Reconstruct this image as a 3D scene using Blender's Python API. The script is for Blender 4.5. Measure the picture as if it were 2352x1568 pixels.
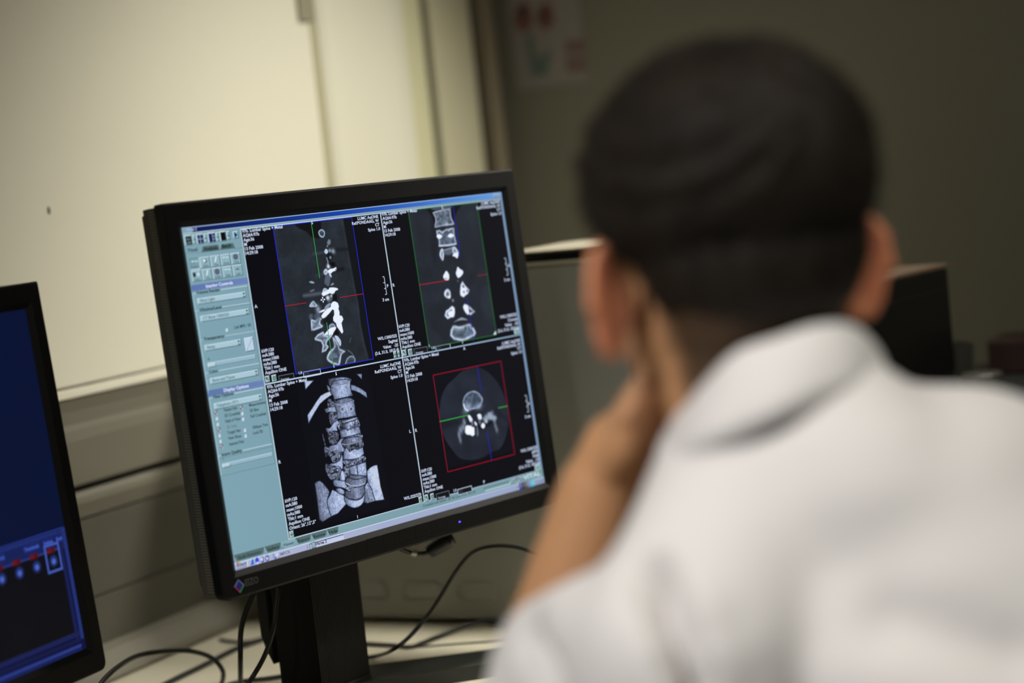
import bpy, bmesh, math, random
import numpy as np
from mathutils import Vector, Matrix
random.seed(7); RNG = np.random.default_rng(7)
SC = bpy.context.scene
for o_ in list(bpy.data.objects): bpy.data.objects.remove(o_)

# ---------------------------------------------------------------- camera
FPX = 4200.0; CX, CY = 1176.0, 784.0
CAMZ = 1.26; PITCH = 5.05; ROLL = -6.0
def _rx(a): a = math.radians(a); return np.array([[1,0,0],[0,math.cos(a),-math.sin(a)],[0,math.sin(a),math.cos(a)]])
def _rz(a): a = math.radians(a); return np.array([[math.cos(a),-math.sin(a),0],[math.sin(a),math.cos(a),0],[0,0,1]])
CR = _rx(90-PITCH) @ _rz(ROLL); CC = np.array([0, 0, CAMZ])
cam_d = bpy.data.cameras.new('camera'); cam = bpy.data.objects.new('camera', cam_d); SC.collection.objects.link(cam)
cam.matrix_world = Matrix.Translation(CC) @ Matrix(CR.tolist()).to_4x4()
cam_d.sensor_width = 36; cam_d.lens = FPX*36/2352
cam_d.dof.use_dof = True; cam_d.dof.focus_distance = 1.83; cam_d.dof.aperture_fstop = 2.0
cam_d.clip_start = .05
SC.camera = cam
# ---------------------------------------------------------------- world, lamps, exposure
w = bpy.data.worlds.new('world'); SC.world = w; w.use_nodes = True
w.node_tree.nodes['Background'].inputs[0].default_value = (.95, .96, .86, 1)
w.node_tree.nodes['Background'].inputs[1].default_value = .058
SC.view_settings.view_transform = 'Standard'; SC.view_settings.look = 'None'
SC.view_settings.exposure = 0; SC.view_settings.gamma = 1; SC.view_settings.use_curve_mapping = False
def area(name, loc, aim, size, power, col, spread=180, shape='RECTANGLE', sy=None):
    l = bpy.data.lights.new(name, 'AREA'); l.shape = shape; l.size = size; l.size_y = sy or size
    l.energy = power; l.color = col; l.spread = math.radians(spread)
    o = bpy.data.objects.new(name, l); SC.collection.objects.link(o); o.location = loc
    o.rotation_euler = (Vector(aim)-Vector(loc)).to_track_quat('-Z', 'Y').to_euler(); return o
def spot(name, loc, aim, power, col, ang, blend, rad):
    l = bpy.data.lights.new(name, 'SPOT'); l.energy = power; l.color = col; l.spot_size = math.radians(ang); l.spot_blend = blend; l.shadow_soft_size = rad
    o = bpy.data.objects.new(name, l); SC.collection.objects.link(o); o.location = loc
    o.rotation_euler = (Vector(aim)-Vector(loc)).to_track_quat('-Z', 'Y').to_euler(); return o
WARM = (1, .96, .80)
spot('wall_lamp', (1.15, 2.12, 2.2), (-.18, 2.54, 0.98), 134, (1, .965, .88), 54, 1.0, .10)
spot('coat_spot', (-.75, .20, 2.15), (.02, 1.12, 1.02), 74, (1, .965, .945), 46, 1.0, .2)  # unseen overhead spot, added to light the coat from behind left
area('ear_fill', (1.0, .35, 2.70), (.25, 1.1, 1.0), .6, 8.5, (1, .96, .86), 120, sy=.3)  # unseen overhead fill, placed to brighten the right ear and coat
area('desk_fill', (.52, 1.98, 2.6), (.06, 2.04, .73), .22, 3.2, (1, .96, .88), 44)  # unseen overhead fill, added to brighten the worktop

# ---------------------------------------------------------------- helpers
def ray(x, y): return CR @ np.array([(x-CX)/FPX, -(y-CY)/FPX, -1.0])
def V(x, y, d): return CC + ray(x, y)*d              # the point seen at pixel (x, y), d metres deep
def on_plane(x, y, P0, n):
    r = ray(x, y); return CC + r*(((P0-CC)@n)/(r@n))
def on_z(x, y, z):
    r = ray(x, y); return CC + r*((z-CAMZ)/r[2])
def lin(c):
    return tuple(((v/255)/12.92 if v/255 <= .04045 else ((v/255+.055)/1.055)**2.4) for v in c[:3])
def mat(name, col, rough=.6, metal=0, spec=.5, bump=0, bscale=200, var=0, vscale=8, emit=None, estr=1, coat=0, sub=0, subcol=None, attr=None):
    m = bpy.data.materials.new(name); m.use_nodes = True; nt = m.node_tree; b = nt.nodes['Principled BSDF']
    c = lin(col)
    b.inputs['Base Color'].default_value = (*c, 1); b.inputs['Roughness'].default_value = rough; b.inputs['Metallic'].default_value = metal
    b.inputs['Specular IOR Level'].default_value = spec; b.inputs['Coat Weight'].default_value = coat
    tc = nt.nodes.new('ShaderNodeTexCoord')
    src = None
    if attr:
        a = nt.nodes.new('ShaderNodeAttribute'); a.attribute_name = attr; src = a.outputs['Color']
    if var:
        n = nt.nodes.new('ShaderNodeTexNoise'); n.inputs['Scale'].default_value = vscale; n.inputs['Detail'].default_value = 5
        nt.links.new(tc.outputs['Object'], n.inputs['Vector'])
        mr = nt.nodes.new('ShaderNodeMapRange'); mr.inputs['To Min'].default_value = 1-var; mr.inputs['To Max'].default_value = 1+var
        nt.links.new(n.outputs['Fac'], mr.inputs['Value'])
        mx = nt.nodes.new('ShaderNodeVectorMath'); mx.operation = 'SCALE'
        if src: nt.links.new(src, mx.inputs[0])
        else: mx.inputs[0].default_value = c
        nt.links.new(mr.outputs[0], mx.inputs['Scale']); src = mx.outputs[0]
    if src: nt.links.new(src, b.inputs['Base Color'])
    if bump:
        n2 = nt.nodes.new('ShaderNodeTexNoise'); n2.inputs['Scale'].default_value = bscale; n2.inputs['Detail'].default_value = 3
        nt.links.new(tc.outputs['Object'], n2.inputs['Vector'])
        bp = nt.nodes.new('ShaderNodeBump'); bp.inputs['Strength'].default_value = bump; bp.inputs['Distance'].default_value = .002
        nt.links.new(n2.outputs['Fac'], bp.inputs['Height']); nt.links.new(bp.outputs[0], b.inputs['Normal'])
    if sub:
        b.inputs['Subsurface Weight'].default_value = sub; b.inputs['Subsurface Radius'].default_value = subcol or (.012, .004, .002); b.inputs['Subsurface Scale'].default_value = 1
    if emit:
        b.inputs['Emission Color'].default_value = (*lin(emit), 1); b.inputs['Emission Strength'].default_value = estr
    return m
def display_mat(name):
    m = bpy.data.materials.new(name); m.use_nodes = True; nt = m.node_tree; b = nt.nodes['Principled BSDF']
    a = nt.nodes.new('ShaderNodeAttribute'); a.attribute_name = 'Col'
    b.inputs['Base Color'].default_value = (.004, .004, .005, 1); b.inputs['Roughness'].default_value = .5; b.inputs['Specular IOR Level'].default_value = .06
    nt.links.new(a.outputs['Color'], b.inputs['Emission Color']); b.inputs['Emission Strength'].default_value = 1
    return m
M = dict(
    wall=mat('painted_wall', (226, 221, 200), .55, bump=.08, bscale=300, var=.02, vscale=2),
    wall2=mat('painted_panel', (222, 218, 196), .5, var=.03, vscale=3),
    green=mat('pale_green_board', (208, 204, 164), .5, var=.02),
    beige=mat('beige_board', (196, 190, 158), .55, var=.02),
    gap=mat('dark_gap', (24, 25, 20), .8),
    brown=mat('brown_edging', (140, 128, 104), .5),
    backwall=mat('back_wall_paint', (112, 109, 95), .6, bump=.08, bscale=300, var=.03, vscale=2),
    trunk=mat('grey_trunking', (110, 106, 92), .45, var=.02),
    lowpanel=mat('grey_service_panel', (82, 79, 68), .5, var=.03, vscale=4),
    desk=mat('pale_desk_laminate', (186, 180, 158), .4, var=.03, vscale=6),
    floor=mat('grey_vinyl_floor', (110, 108, 100), .4, var=.08, vscale=5),
    ceiling=mat('ceiling_paint', (200, 198, 188), .8),
    housing=mat('side_lit_housing', (88, 86, 74), .55, spec=.25, bump=.1, bscale=1500),  # same black plastic, side light painted in as a lighter base colour
    rib=mat('side_lit_rib', (124, 120, 104), .5, spec=.3),  # ribs lightened further, side light put into their colour
    black=mat('black_plastic', (17, 17, 16), .5, spec=.18, bump=.12, bscale=1800),
    black2=mat('black_plastic_dull', (30, 31, 28), .55, spec=.3, bump=.1, bscale=1500),
    foot=mat('dark_grey_foot', (44, 46, 42), .45, spec=.4, bump=.1, bscale=1500),
    cable=mat('black_cable_rubber', (22, 23, 22), .38, spec=.5),
    cablem=mat('silver_sleeve', (190, 190, 180), .3, metal=.6),
    pc=mat('grey_steel_case', (150, 150, 140), .42, metal=.15, var=.02, vscale=5, bump=.05, bscale=900),
    pctop=mat('pale_steel_edge', (168, 163, 142), .4, metal=.2),
    slab=mat('silver_lid', (160, 154, 136), .35, metal=.2),
    gloss=mat('gloss_black', (14, 13, 12), .2, spec=.5),
    browntop=mat('dark_brown_top', (74, 60, 44), .5),
    paper=mat('poster_paper', (132, 126, 122), .7),
    panel=mat('screen_black', (4, 5, 9), .5, spec=.2),
)
MD = display_mat('lit_screen_pixels')

def arr_mesh(name, v, f, cols=None, smooth=False, m=None):
    me = bpy.data.meshes.new(name)
    me.from_pydata([tuple(map(float, p)) for p in v], [], [tuple(int(i) for i in q) for q in f]); me.update()
    if cols is not None:
        at = me.color_attributes.new('Col', 'FLOAT_COLOR', 'POINT')
        buf = np.ones((len(v), 4), np.float32); buf[:, :3] = np.asarray(cols, np.float32)[:, :3]; at.data.foreach_set('color', buf.ravel())
    if smooth: me.polygons.foreach_set('use_smooth', [True]*len(me.polygons))
    if m: me.materials.append(m)
    return me
def root(name, loc, label, cat, group=None, rz=0):
    o = bpy.data.objects.new(name, None); SC.collection.objects.link(o); o.location = tuple(loc); o.rotation_euler = (0, 0, rz); o.empty_display_size = .05
    o['label'] = label; o['category'] = cat
    if group: o['group'] = group
    return o
def worldmat(o):
    mw = Matrix.Translation(o.location) @ o.rotation_euler.to_matrix().to_4x4()
    return (worldmat(o.parent) @ mw) if o.parent else mw
def put(name, me, parent=None):
    # mesh given in world coordinates -> linked object, expressed in its parent's frame
    o = bpy.data.objects.new(name, me); SC.collection.objects.link(o)
    if parent is not None:
        o.parent = parent; me.transform(worldmat(parent).inverted())
    return o
def top(name, me, label=None, cat=None, group=None, kind=None, loc=None):
    if loc is None:
        co = np.empty(len(me.vertices)*3); me.vertices.foreach_get('co', co); co = co.reshape(-1, 3)
        loc = ((co[:, 0].min()+co[:, 0].max())/2, (co[:, 1].min()+co[:, 1].max())/2, co[:, 2].min())
    me.transform(Matrix.Translation(Vector(loc)*-1)); o = bpy.data.objects.new(name, me); SC.collection.objects.link(o); o.location = loc
    if label: o['label'] = label
    if cat: o['category'] = cat
    if group: o['group'] = group
    if kind: o['kind'] = kind
    return o
def bm_mesh(bm, name, m, smooth=False):
    me = bpy.data.meshes.new(name); bm.normal_update(); bm.to_mesh(me); bm.free()
    if m: me.materials.append(m)
    if smooth: me.polygons.foreach_set('use_smooth', [True]*len(me.polygons))
    return me
def box_bm(bm, O, A, B, C_, bevel=0, seg=2):
    """box spanned by O + [0,1]A + [0,1]B + [0,1]C"""
    O, A, B, C_ = (np.asarray(q, float) for q in (O, A, B, C_))
    vs = [bm.verts.new(O + A*i + B*j + C_*k) for k in (0, 1) for j in (0, 1) for i in (0, 1)]
    fs = [bm.faces.new([vs[i] for i in q]) for q in ((0, 2, 3, 1), (4, 5, 7, 6), (0, 1, 5, 4), (2, 6, 7, 3), (0, 4, 6, 2), (1, 3, 7, 5))]
    bmesh.ops.recalc_face_normals(bm, faces=fs)
    if bevel:
        es = list({e for f_ in fs for e in f_.edges})
        bmesh.ops.bevel(bm, geom=es, offset=bevel, segments=seg, affect='EDGES', profile=.6)
def box(name, O, A, B, C_, m, bevel=0, seg=2):
    bm = bmesh.new(); box_bm(bm, O, A, B, C_, bevel, seg); return bm_mesh(bm, name, m)
def prism_bm(bm, pts, ext):
    """closed polygon pts (3d) extruded by vector ext"""
    a = [bm.verts.new(p) for p in pts]; b = [bm.verts.new(np.asarray(p)+ext) for p in pts]
    fs = [bm.faces.new(a[::-1]), bm.faces.new(b)]
    n = len(pts)
    for i in range(n): fs.append(bm.faces.new((a[i], a[(i+1) % n], b[(i+1) % n], b[i])))
    bmesh.ops.recalc_face_normals(bm, faces=fs); return fs
def spline(P, n=12):
    P = [np.asarray(p, float) for p in P]; out = []
    for i in range(len(P)-1):
        p0 = P[max(i-1, 0)]; p1 = P[i]; p2 = P[i+1]; p3 = P[min(i+2, len(P)-1)]
        for k in range(n):
            t = k/n; out.append(.5*((2*p1)+(-p0+p2)*t+(2*p0-5*p1+4*p2-p3)*t*t+(-p0+3*p1-3*p2+p3)*t**3))
    out.append(P[-1]); return out
def tube(P, r, sides=10, n=12, smooth_path=True):
    P = spline(P, n) if smooth_path else [np.asarray(p, float) for p in P]
    vs, fs = [], []; up = np.array([0, 0, 1.0]); prev = None
    for i, p in enumerate(P):
        t = P[min(i+1, len(P)-1)]-P[max(i-1, 0)]; t = t/(np.linalg.norm(t)+1e-9)
        a = prev if prev is not None else np.cross(t, up)
        if np.linalg.norm(a) < 1e-3: a = np.cross(t, [1, 0, 0])
        a = a-t*(a@t); a /= np.linalg.norm(a); prev = a; b = np.cross(t, a)
        rr = r[i*len(r)//len(P)] if isinstance(r, (list, tuple)) else r
        for k in range(sides):
            an = 2*math.pi*k/sides; vs.append(p+(a*math.cos(an)+b*math.sin(an))*rr)
    for i in range(len(P)-1):
        for k in range(sides):
            k2 = (k+1) % sides; fs.append((i*sides+k, i*sides+k2, (i+1)*sides+k2, (i+1)*sides+k))
    fs.append(tuple(range(sides))[::-1]); fs.append(tuple((len(P)-1)*sides+k for k in range(sides)))
    return vs, fs
def tube_me(name, P, r, m, **k):
    v, f = tube(P, r, **k); me = arr_mesh(name, v, f, smooth=True, m=m); return me

# ---------------------------------------------------------------- the place: walls, desk, floor
DZ = .73
w0 = on_z(400, 1475, DZ); wd = ray(3400, 176); wd[2] = 0; wd /= np.linalg.norm(wd); wn = np.array([wd[1], -wd[0], 0])
Z = np.array([0, 0, 1.0])
def W(s, o, z): return np.array([w0[0], w0[1], 0]) + wd*s + wn*o + Z*z      # along the left wall, out from it, height
def wall_box(name, s0, s1, o0, o1, z0, z1, m, bevel=0, **k): return box(name, W(s0, o0, z0), wd*(s1-s0), wn*(o1-o0), Z*(z1-z0), m, bevel, **k)
def struct(name, me): return top(name, me, kind='structure')
SB = 1.03                                           # where the back wall stands along the left wall
struct('floor', box('floor', W(-3.2, -.2, -.05), wd*(SB+3.4), wn*4, Z*.05, M['floor']))
struct('ceiling', box('ceiling', W(-3.2, -.2, 2.75), wd*(SB+3.4), wn*4, Z*.05, M['ceiling']))
struct('wall_left', wall_box('wall_left', -3.2, SB+.15, -.12, -.012, 0, 2.75, M['wall']))
struct('wall_back', box('wall_back', W(SB, -.012, 0), wd*.12, wn*3.8, Z*2.75, M['backwall']))
# upper boards of the left wall
struct('trim_1', wall_box('trim_1', -2.2, .453, -.012, .004, 1.073, 2.7, M['wall'], .002))
def board(name, s0, s1, m, th=.004): return struct(name, wall_box(name, s0, s1, -.012, th, 1.073, 2.7, m, .002))
b2 = bmesh.new()
# second board: a slightly dished sheet beside the joint
prof = [(.484, -.012), (.484, -.004), (.494, .003), (.51, .006), (.61, .004), (.68, .007), (.715, .004), (.715, -.012)]
prism_bm(b2, [W(s, o, 1.073) for s, o in prof], Z*1.62); struct('trim_2', bm_mesh(b2, 'trim_2', M['wall2']))
board('trim_3', .717, .776, M['green'], .002)
struct('trim_4', wall_box('trim_4', .776, .797, -.012, -.009, .735, 2.7, M['gap']))
board('trim_5', .797, .932, M['beige'], .004)
struct('trim_6', wall_box('trim_6', .932, .965, -.012, -.008, .735, 2.7, M['gap']))
struct('trim_7', wall_box('trim_7', .965, 1.0, -.012, .012, .735, 2.7, M['brown'], .003))
# the sill lip, the trunking under it and the service panels down to the desk
struct('trim_16', wall_box('trim_16', .453, .484, -.012, -.006, 1.073, 2.7, mat('joint_shade', (172, 166, 132), .7)))  # soft shadow line at the board joint painted as a darker strip
struct('trim_17', wall_box('trim_17', .425, .462, .004, .010, 1.512, 1.60, mat('hinge_plate', (150, 145, 122), .5), .003))
struct('trim_8', wall_box('trim_8', -2.2, .932, -.012, .005, 1.0595, 1.0705, M['wall'], .0012))
bt = bmesh.new()
prof = [(-.012, 1.059), (.002, 1.059), (-.0005, 1.043), (.0, 1.028), (.006, 1.022), (.008, 1.010), (.007, .959), (.004, .956), (-.012, .956)]
prism_bm(bt, [W(-2.2, o, z) for o, z in prof], wd*3.0); t_ = struct('trim_9', bm_mesh(bt, 'trim_9', M['trunk']))
struct('trim_10', wall_box('trim_10', -2.2, .932, -.012, -.006, .949, .9555, M['gap']))
bt = bmesh.new()
prof = [(-.012, .949), (.0, .949), (.005, .943), (.006, .936), (.001, .918), (-.012, .917)]
prism_bm(bt, [W(-2.2, o, z) for o, z in prof], wd*3.0); struct('trim_11', bm_mesh(bt, 'trim_11', M['trunk']))
struct('trim_12', wall_box('trim_12', -2.2, .932, -.012, .001, .8225, .9152, M['lowpanel'], .0012))
struct('trim_13', wall_box('trim_13', -2.2, .932, -.012, .001, .731, .8205, M['lowpanel'], .0012))
bt = bmesh.new()
prof = [(-.004, .731), (.040, .731), (.043, .735), (.040, .742), (.018, .760), (.002, .764), (-.004, .764)]
prism_bm(bt, [W(-2.0, o, z) for o, z in prof], wd*(2.0+.16)); struct('trim_14', bm_mesh(bt, 'trim_14', M['trunk']))
# desk: one continuous worktop along the left wall
dk = root('desk', W(-.3, .6, 0), 'long pale grey desk top carrying both monitors and their cables', 'desk')
bd = bmesh.new()
pts = [W(-2.0, .003, DZ-.028), W(SB-.01, .003, DZ-.028), W(SB-.01, 2.6, DZ-.028), W(.28, 2.6, DZ-.028), W(.10, .78, DZ-.028), W(-.25, .62, DZ-.028), W(-2.0, .62, DZ-.028)]
prism_bm(bd, pts, Z*.028); put('worktop', bm_mesh(bd, 'worktop', M['desk']), dk)
for s, o in ((-1.9, .08), (-1.9, .55), (-.4, .08), (-.4, .55), (.9, .1), (.9, 2.4), (.4, 2.4)):
    put('leg', box('leg', W(s, o, 0), wd*.05, wn*.05, Z*(DZ-.028), M['trunk'], .003), dk)
# a joint line and a small chip on the painted board
pm = on_plane(112, 483, W(0, .0045, 0), wn)
struct('trim_15', box('trim_15', pm-wd*.0012-Z*.004, wd*.0024, wn*.0012, Z*.008, mat('dark_chip', (60, 55, 45), .8), .0004))

# ---------------------------------------------------------------- monitors
class Frame:
    """a screen: origin at its lower left corner, u right, v up, n out towards the viewer (metres)"""
    def __init__(s, O, yaw, tilt):
        y, t = math.radians(yaw), math.radians(tilt)
        s.O = np.array(O, float); s.X = np.array([math.cos(y), math.sin(y), 0]); s.Nh = np.array([math.sin(y), -math.cos(y), 0])
        s.U = Z*math.cos(t)-s.Nh*math.sin(t); s.N = s.Nh*math.cos(t)+Z*math.sin(t)
    def P(s, u, v, n=0): return s.O + s.X*u + s.U*v + s.N*n
    def uv(s, x, y):
        p = on_plane(x, y, s.O, s.N)-s.O; return np.array([p@s.X, p@s.U])
    def flat(s, u, n, z): return np.array([s.O[0], s.O[1], 0]) + s.X*u + s.Nh*n + Z*z
F1 = Frame([-0.28040074, 1.6913145, 0.92351872], 46.05964, 3.50771)
F2 = Frame([-0.62280295, 1.30919658, 0.86391604], 63.40605, 3.76424)
SWD, SHT = .432, .324

def rounded(u0, u1, v0, v1, r, n=4, rb=None):
    out = []
    rt = r; b_ = rb if rb is not None else r
    for cx, cy, a0, r in ((u1-rt, v1-rt, 0, rt), (u0+rt, v1-rt, 90, rt), (u0+b_, v0+b_, 180, b_), (u1-b_, v0+b_, 270, b_)):
        for k in range(n+1):
            a = math.radians(a0+90*k/n); out.append((cx+r*math.cos(a), cy+r*math.sin(a)))
    return out
def loft(F, rings, cap0=True, cap1=True):
    """rings: list of (list of (u,v), n)"""
    v, f = [], []
    for pts, n in rings: v += [F.P(u, vv, n) for u, vv in pts]
    L = len(rings[0][0])
    for i in range(len(rings)-1):
        for k in range(L):
            k2 = (k+1) % L; f.append((i*L+k, (i+1)*L+k, (i+1)*L+k2, i*L+k2))
    if cap0: f.append(tuple(range(L)))
    if cap1: f.append(tuple((len(rings)-1)*L+k for k in range(L))[::-1])
    return v, f
def build_monitor(F, label, cu=.200, cn=-.132, cyaw=0, buttons=True):
    t = root('computer_monitor', F.flat(cu, cn, DZ), label, 'monitor')
    o0, o1, p0, p1 = -.0205, .4525, -.0255, .348
    R = lambda e, r: rounded(o0+e, o1-e, p0+e, p1-e, r*.3, rb=r*1.3)
    I = lambda e: rounded(-e, SWD+e, -e, SHT+e, .0006)
    v, f = loft(F, [(R(.001, .006), -.010), (R(0, .006), -.009), (R(0, .006), .0025), (R(.0022, .005), .0045), (I(.0058), .0045), (I(.0045), .0036), (I(.0), .0002), (I(.0), -.006)], False, False)
    bz = put('bezel', arr_mesh('bezel', v, f, m=M['black']), t)
    # housing: the stepped shell behind the bezel
    v, f = loft(F, [(R(.002, .005), -.009), (R(.002, .005), -.030), (R(.006, .005), -.031), (R(.007, .006), -.040), (R(.02, .02), -.045), (R(.06, .03), -.058), (R(.09, .03), -.062)])
    hs = put('housing', arr_mesh('housing', v, f, m=M['housing']), t)
    # ribbed vents let into both sides
    for side in (0, 1):
        bm = bmesh.new()
        x0 = o0+.0012 if side == 0 else o1-.0042
        k = 0; vv = p0+.008
        while vv < p1-.006:
            box_bm(bm, F.P(x0, vv, -.021), F.X*.003, F.U*.0013, F.N*.0095); vv += .0027
        box_bm(bm, F.P(x0+(.0022 if side == 0 else 0), p0+.008, -.021), F.X*.0008, F.U*(p1-p0-.014), F.N*.0095)
        put('vent', bm_mesh(bm, 'vent', M['rib']), hs)
    # screen panel
    v = [F.P(-.0005, -.0005, 0), F.P(SWD+.0005, -.0005, 0), F.P(SWD+.0005, SHT+.0005, 0), F.P(-.0005, SHT+.0005, 0)]
    v += [p-F.N*.004 for p in v]
    sc = put('screen', arr_mesh('screen', v, [(0, 1, 2, 3), (7, 6, 5, 4), (0, 4, 5, 1), (1, 5, 6, 2), (2, 6, 7, 3), (3, 7, 4, 0)], m=M['panel']), t)
    # neck block and column
    bm = bmesh.new(); box_bm(bm, F.P(cu-.06, .10, -.100), F.X*.12, F.U*.12, F.N*.040, .006)
    put('mount', bm_mesh(bm, 'mount', M['black2']), t)
    c, s = math.cos(math.radians(cyaw)), math.sin(math.radians(cyaw))
    ax = F.X*c+F.Nh*s; an = F.Nh*c-F.X*s
    hw, hd = .033, .034; zt = DZ+.36
    def ribbed(hw, hd, nr):
        pts = []
        for (ex, ey, dx, dy, L, dirx, diry) in ((-hw, hd, 0, 0, 2*hw, 1, 0), (hw, hd, 0, 0, 2*hd, 0, -1), (hw, -hd, 0, 0, 2*hw, -1, 0), (-hw, -hd, 0, 0, 2*hd, 0, 1)):
            n = max(3, int(L/.0026))
            nx, ny = -diry, dirx        # outward is to the left of travel
            for k in range(n):
                a = k*L/n; q = L/n
                for st, h in ((.0, 0), (.5, 0), (.5, .0006), (1, .0006)):
                    pts.append((ex+dirx*(a+q*st)+nx*h*1, ey+diry*(a+q*st)+ny*h*1))
        return pts
    rp = ribbed(hw, hd, 0); base0 = F.flat(cu, cn, DZ+.02)
    bm = bmesh.new(); prism_bm(bm, [base0+ax*x+an*y for x, y in rp], Z*(zt-DZ-.02))
    put('column', bm_mesh(bm, 'column', M['black2']), t)
    # cable cover hanging behind the column, with a pointed end
    cc = bmesh.new(); box_bm(cc, F.flat(cu, cn, DZ+.045)-ax*(hw-.006)-an*(hd+.022), ax*.02, an*.020, Z*.26, .004); q = F.flat(cu, cn, 0)-ax*(hw+.002)-an*(hd+.024)
    prism_bm(cc, [q+Z*(DZ+.30), q+an*.016+Z*(DZ+.30), q+an*.016+Z*(DZ+.040), q+an*.006+Z*(DZ+.055), q+Z*(DZ+.07)], ax*.010)
    put('cable_cover', bm_mesh(cc, 'cable_cover', M['black2']), t)
    # foot: hub with two arms
    ft = bmesh.new(); hub = F.flat(cu, cn, DZ)
    pr = [(hub+ax*x+an*y) for x, y in rounded(-.035, .035, -.036, .036, .004)]
    prism_bm(ft, pr, Z*.0195)
    for sgn in (1, -1):
        a = math.radians(-40)
        d = ax*math.cos(a)*sgn - an*math.sin(a)*1.0
        d = d/np.linalg.norm(d); e = np.cross(Z, d)
        e = e*sgn; pr = [hub+e*.046, hub-e*.024, hub+d*.20-e*.012, hub+d*.27-e*.004, hub+d*.275+e*.028, hub+d*.26+e*.044]
        fs = prism_bm(ft, pr, Z*.016)
    put('foot', bm_mesh(ft, 'foot', M['foot']), t)
    if buttons:
        for k in range(6):
            u = .160+k*.0222
            v0 = -.0185
            bm = bmesh.new(); box_bm(bm, F.P(u, v0, .0042), F.X*.0206, F.U*.0135, F.N*.0005, .0003, 1)
            put('button', bm_mesh(bm, 'button', M['black']), bz)
    return t, bz, sc

mon, bezel1, screen1 = build_monitor(F1, 'large black monitor in the middle showing four spine scan views')
# ---------------------------------------------------------------- screen content as flat lit pixels
class Ink:
    def __init__(s, F): s.F, s.b, s.k = F, {}, {}
    def add(s, name, uv, faces, cols, lay):
        b = s.b.setdefault(name, [[], [], [], 0])
        n0 = b[3]; n = .0002+lay*.00005
        b[0].append(s.F.O + np.outer(uv[:, 0], s.F.X) + np.outer(uv[:, 1], s.F.U) + s.F.N*n)
        b[1] += [tuple(i+n0 for i in f) for f in faces]
        b[2].append(np.broadcast_to(np.asarray(cols, float), (len(uv), 3))); b[3] += len(uv)
    def poly(s, name, uv, col, lay=1): s.add(name, np.asarray(uv, float), [tuple(range(len(uv)))], lin(col), lay)
    def rect(s, name, a, b, col, lay=1, col2=None):
        u0, u1 = min(a[0], b[0]), max(a[0], b[0]); v0, v1 = min(a[1], b[1]), max(a[1], b[1])
        c = lin(col); c = np.array([c, lin(col2 or col), lin(col2 or col), c])
        s.add(name, np.array([(u0, v0), (u1, v0), (u1, v1), (u0, v1)]), [(0, 1, 2, 3)], c, lay)
    def frame(s, name, a, b, col, th, lay=2, sides='lrtb'):
        u0, u1 = min(a[0], b[0]), max(a[0], b[0]); v0, v1 = min(a[1], b[1]), max(a[1], b[1])
        if 'l' in sides: s.rect(name, (u0, v0), (u0+th, v1), col, lay)
        if 'r' in sides: s.rect(name, (u1-th, v0), (u1, v1), col, lay)
        if 't' in sides: s.rect(name, (u0, v1-th), (u1, v1), col, lay)
        if 'b' in sides: s.rect(name, (u0, v0), (u1, v0+th), col, lay)
    def raised(s, name, a, b, col, lay=3, th=.0006, hi=(215, 232, 240), lo=(60, 80, 88)):
        s.rect(name, a, b, col, lay); s.frame(name, a, b, hi, th, lay+1, 'lt'); s.frame(name, a, b, lo, th, lay+1, 'rb')
    def line(s, name, a, b, col, w=.0006, lay=5):
        a, b = np.asarray(a, float), np.asarray(b, float); d = b-a; d /= np.linalg.norm(d); n = np.array([-d[1], d[0]])*w/2
        s.add(name, np.array([a-n, b-n, b+n, a+n]), [(0, 1, 2, 3)], lin(col), lay)
    def disc(s, name, c, r, col, lay=5, ry=None, n=16):
        s.poly(name, [(c[0]+r*math.cos(2*math.pi*k/n), c[1]+(ry or r)*math.sin(2*math.pi*k/n)) for k in range(n)], col, lay)
    def done(s, name, parent):
        b = s.b.pop(name); return put(name, arr_mesh(name, np.concatenate(b[0]), b[1], cols=np.concatenate(b[2]), m=MD), parent)
_tc = {}
def glyphs(txt, bold=.012):
    if (txt, bold) in _tc: return _tc[(txt, bold)]
    c = bpy.data.curves.new('t', 'FONT'); c.body = txt; c.size = 1; c.fill_mode = 'FRONT'; c.dimensions = '2D'; c.offset = bold; c.resolution_u = 2
    c.space_character = 1.0
    o = bpy.data.objects.new('t', c); SC.collection.objects.link(o); dg = bpy.context.evaluated_depsgraph_get()
    me = o.evaluated_get(dg).to_mesh(); n = len(me.vertices); co = np.empty(n*3); me.vertices.foreach_get('co', co); co = co.reshape(-1, 3)[:, :2].copy()
    f = [tuple(p.vertices) for p in me.polygons]; o.evaluated_get(dg).to_mesh_clear()
    bpy.data.objects.remove(o); bpy.data.curves.remove(c)
    _tc[(txt, bold)] = (co, f); return co, f
CAPH = .70
XS = [1.0]
def text(ink, name, p, txt, cap=.0028, col=(206, 218, 245), align='l', xs=None, width=None, lay=7, bold=.02):
    co, f = glyphs(txt, bold)
    if len(co) == 0: return
    s = cap/CAPH; co = co*s; w_ = co[:, 0].max()-co[:, 0].min()
    k = (width/w_) if width else (xs or XS[0])
    co = co*np.array([k, 1]); co[:, 0] -= co[:, 0].min()
    W_ = co[:, 0].max()
    off = {'l': 0, 'r': -W_, 'c': -W_/2}[align]
    ink.add(name, co+np.array([p[0]+off, p[1]]), f, lin(col), lay)
    return W_

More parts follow.
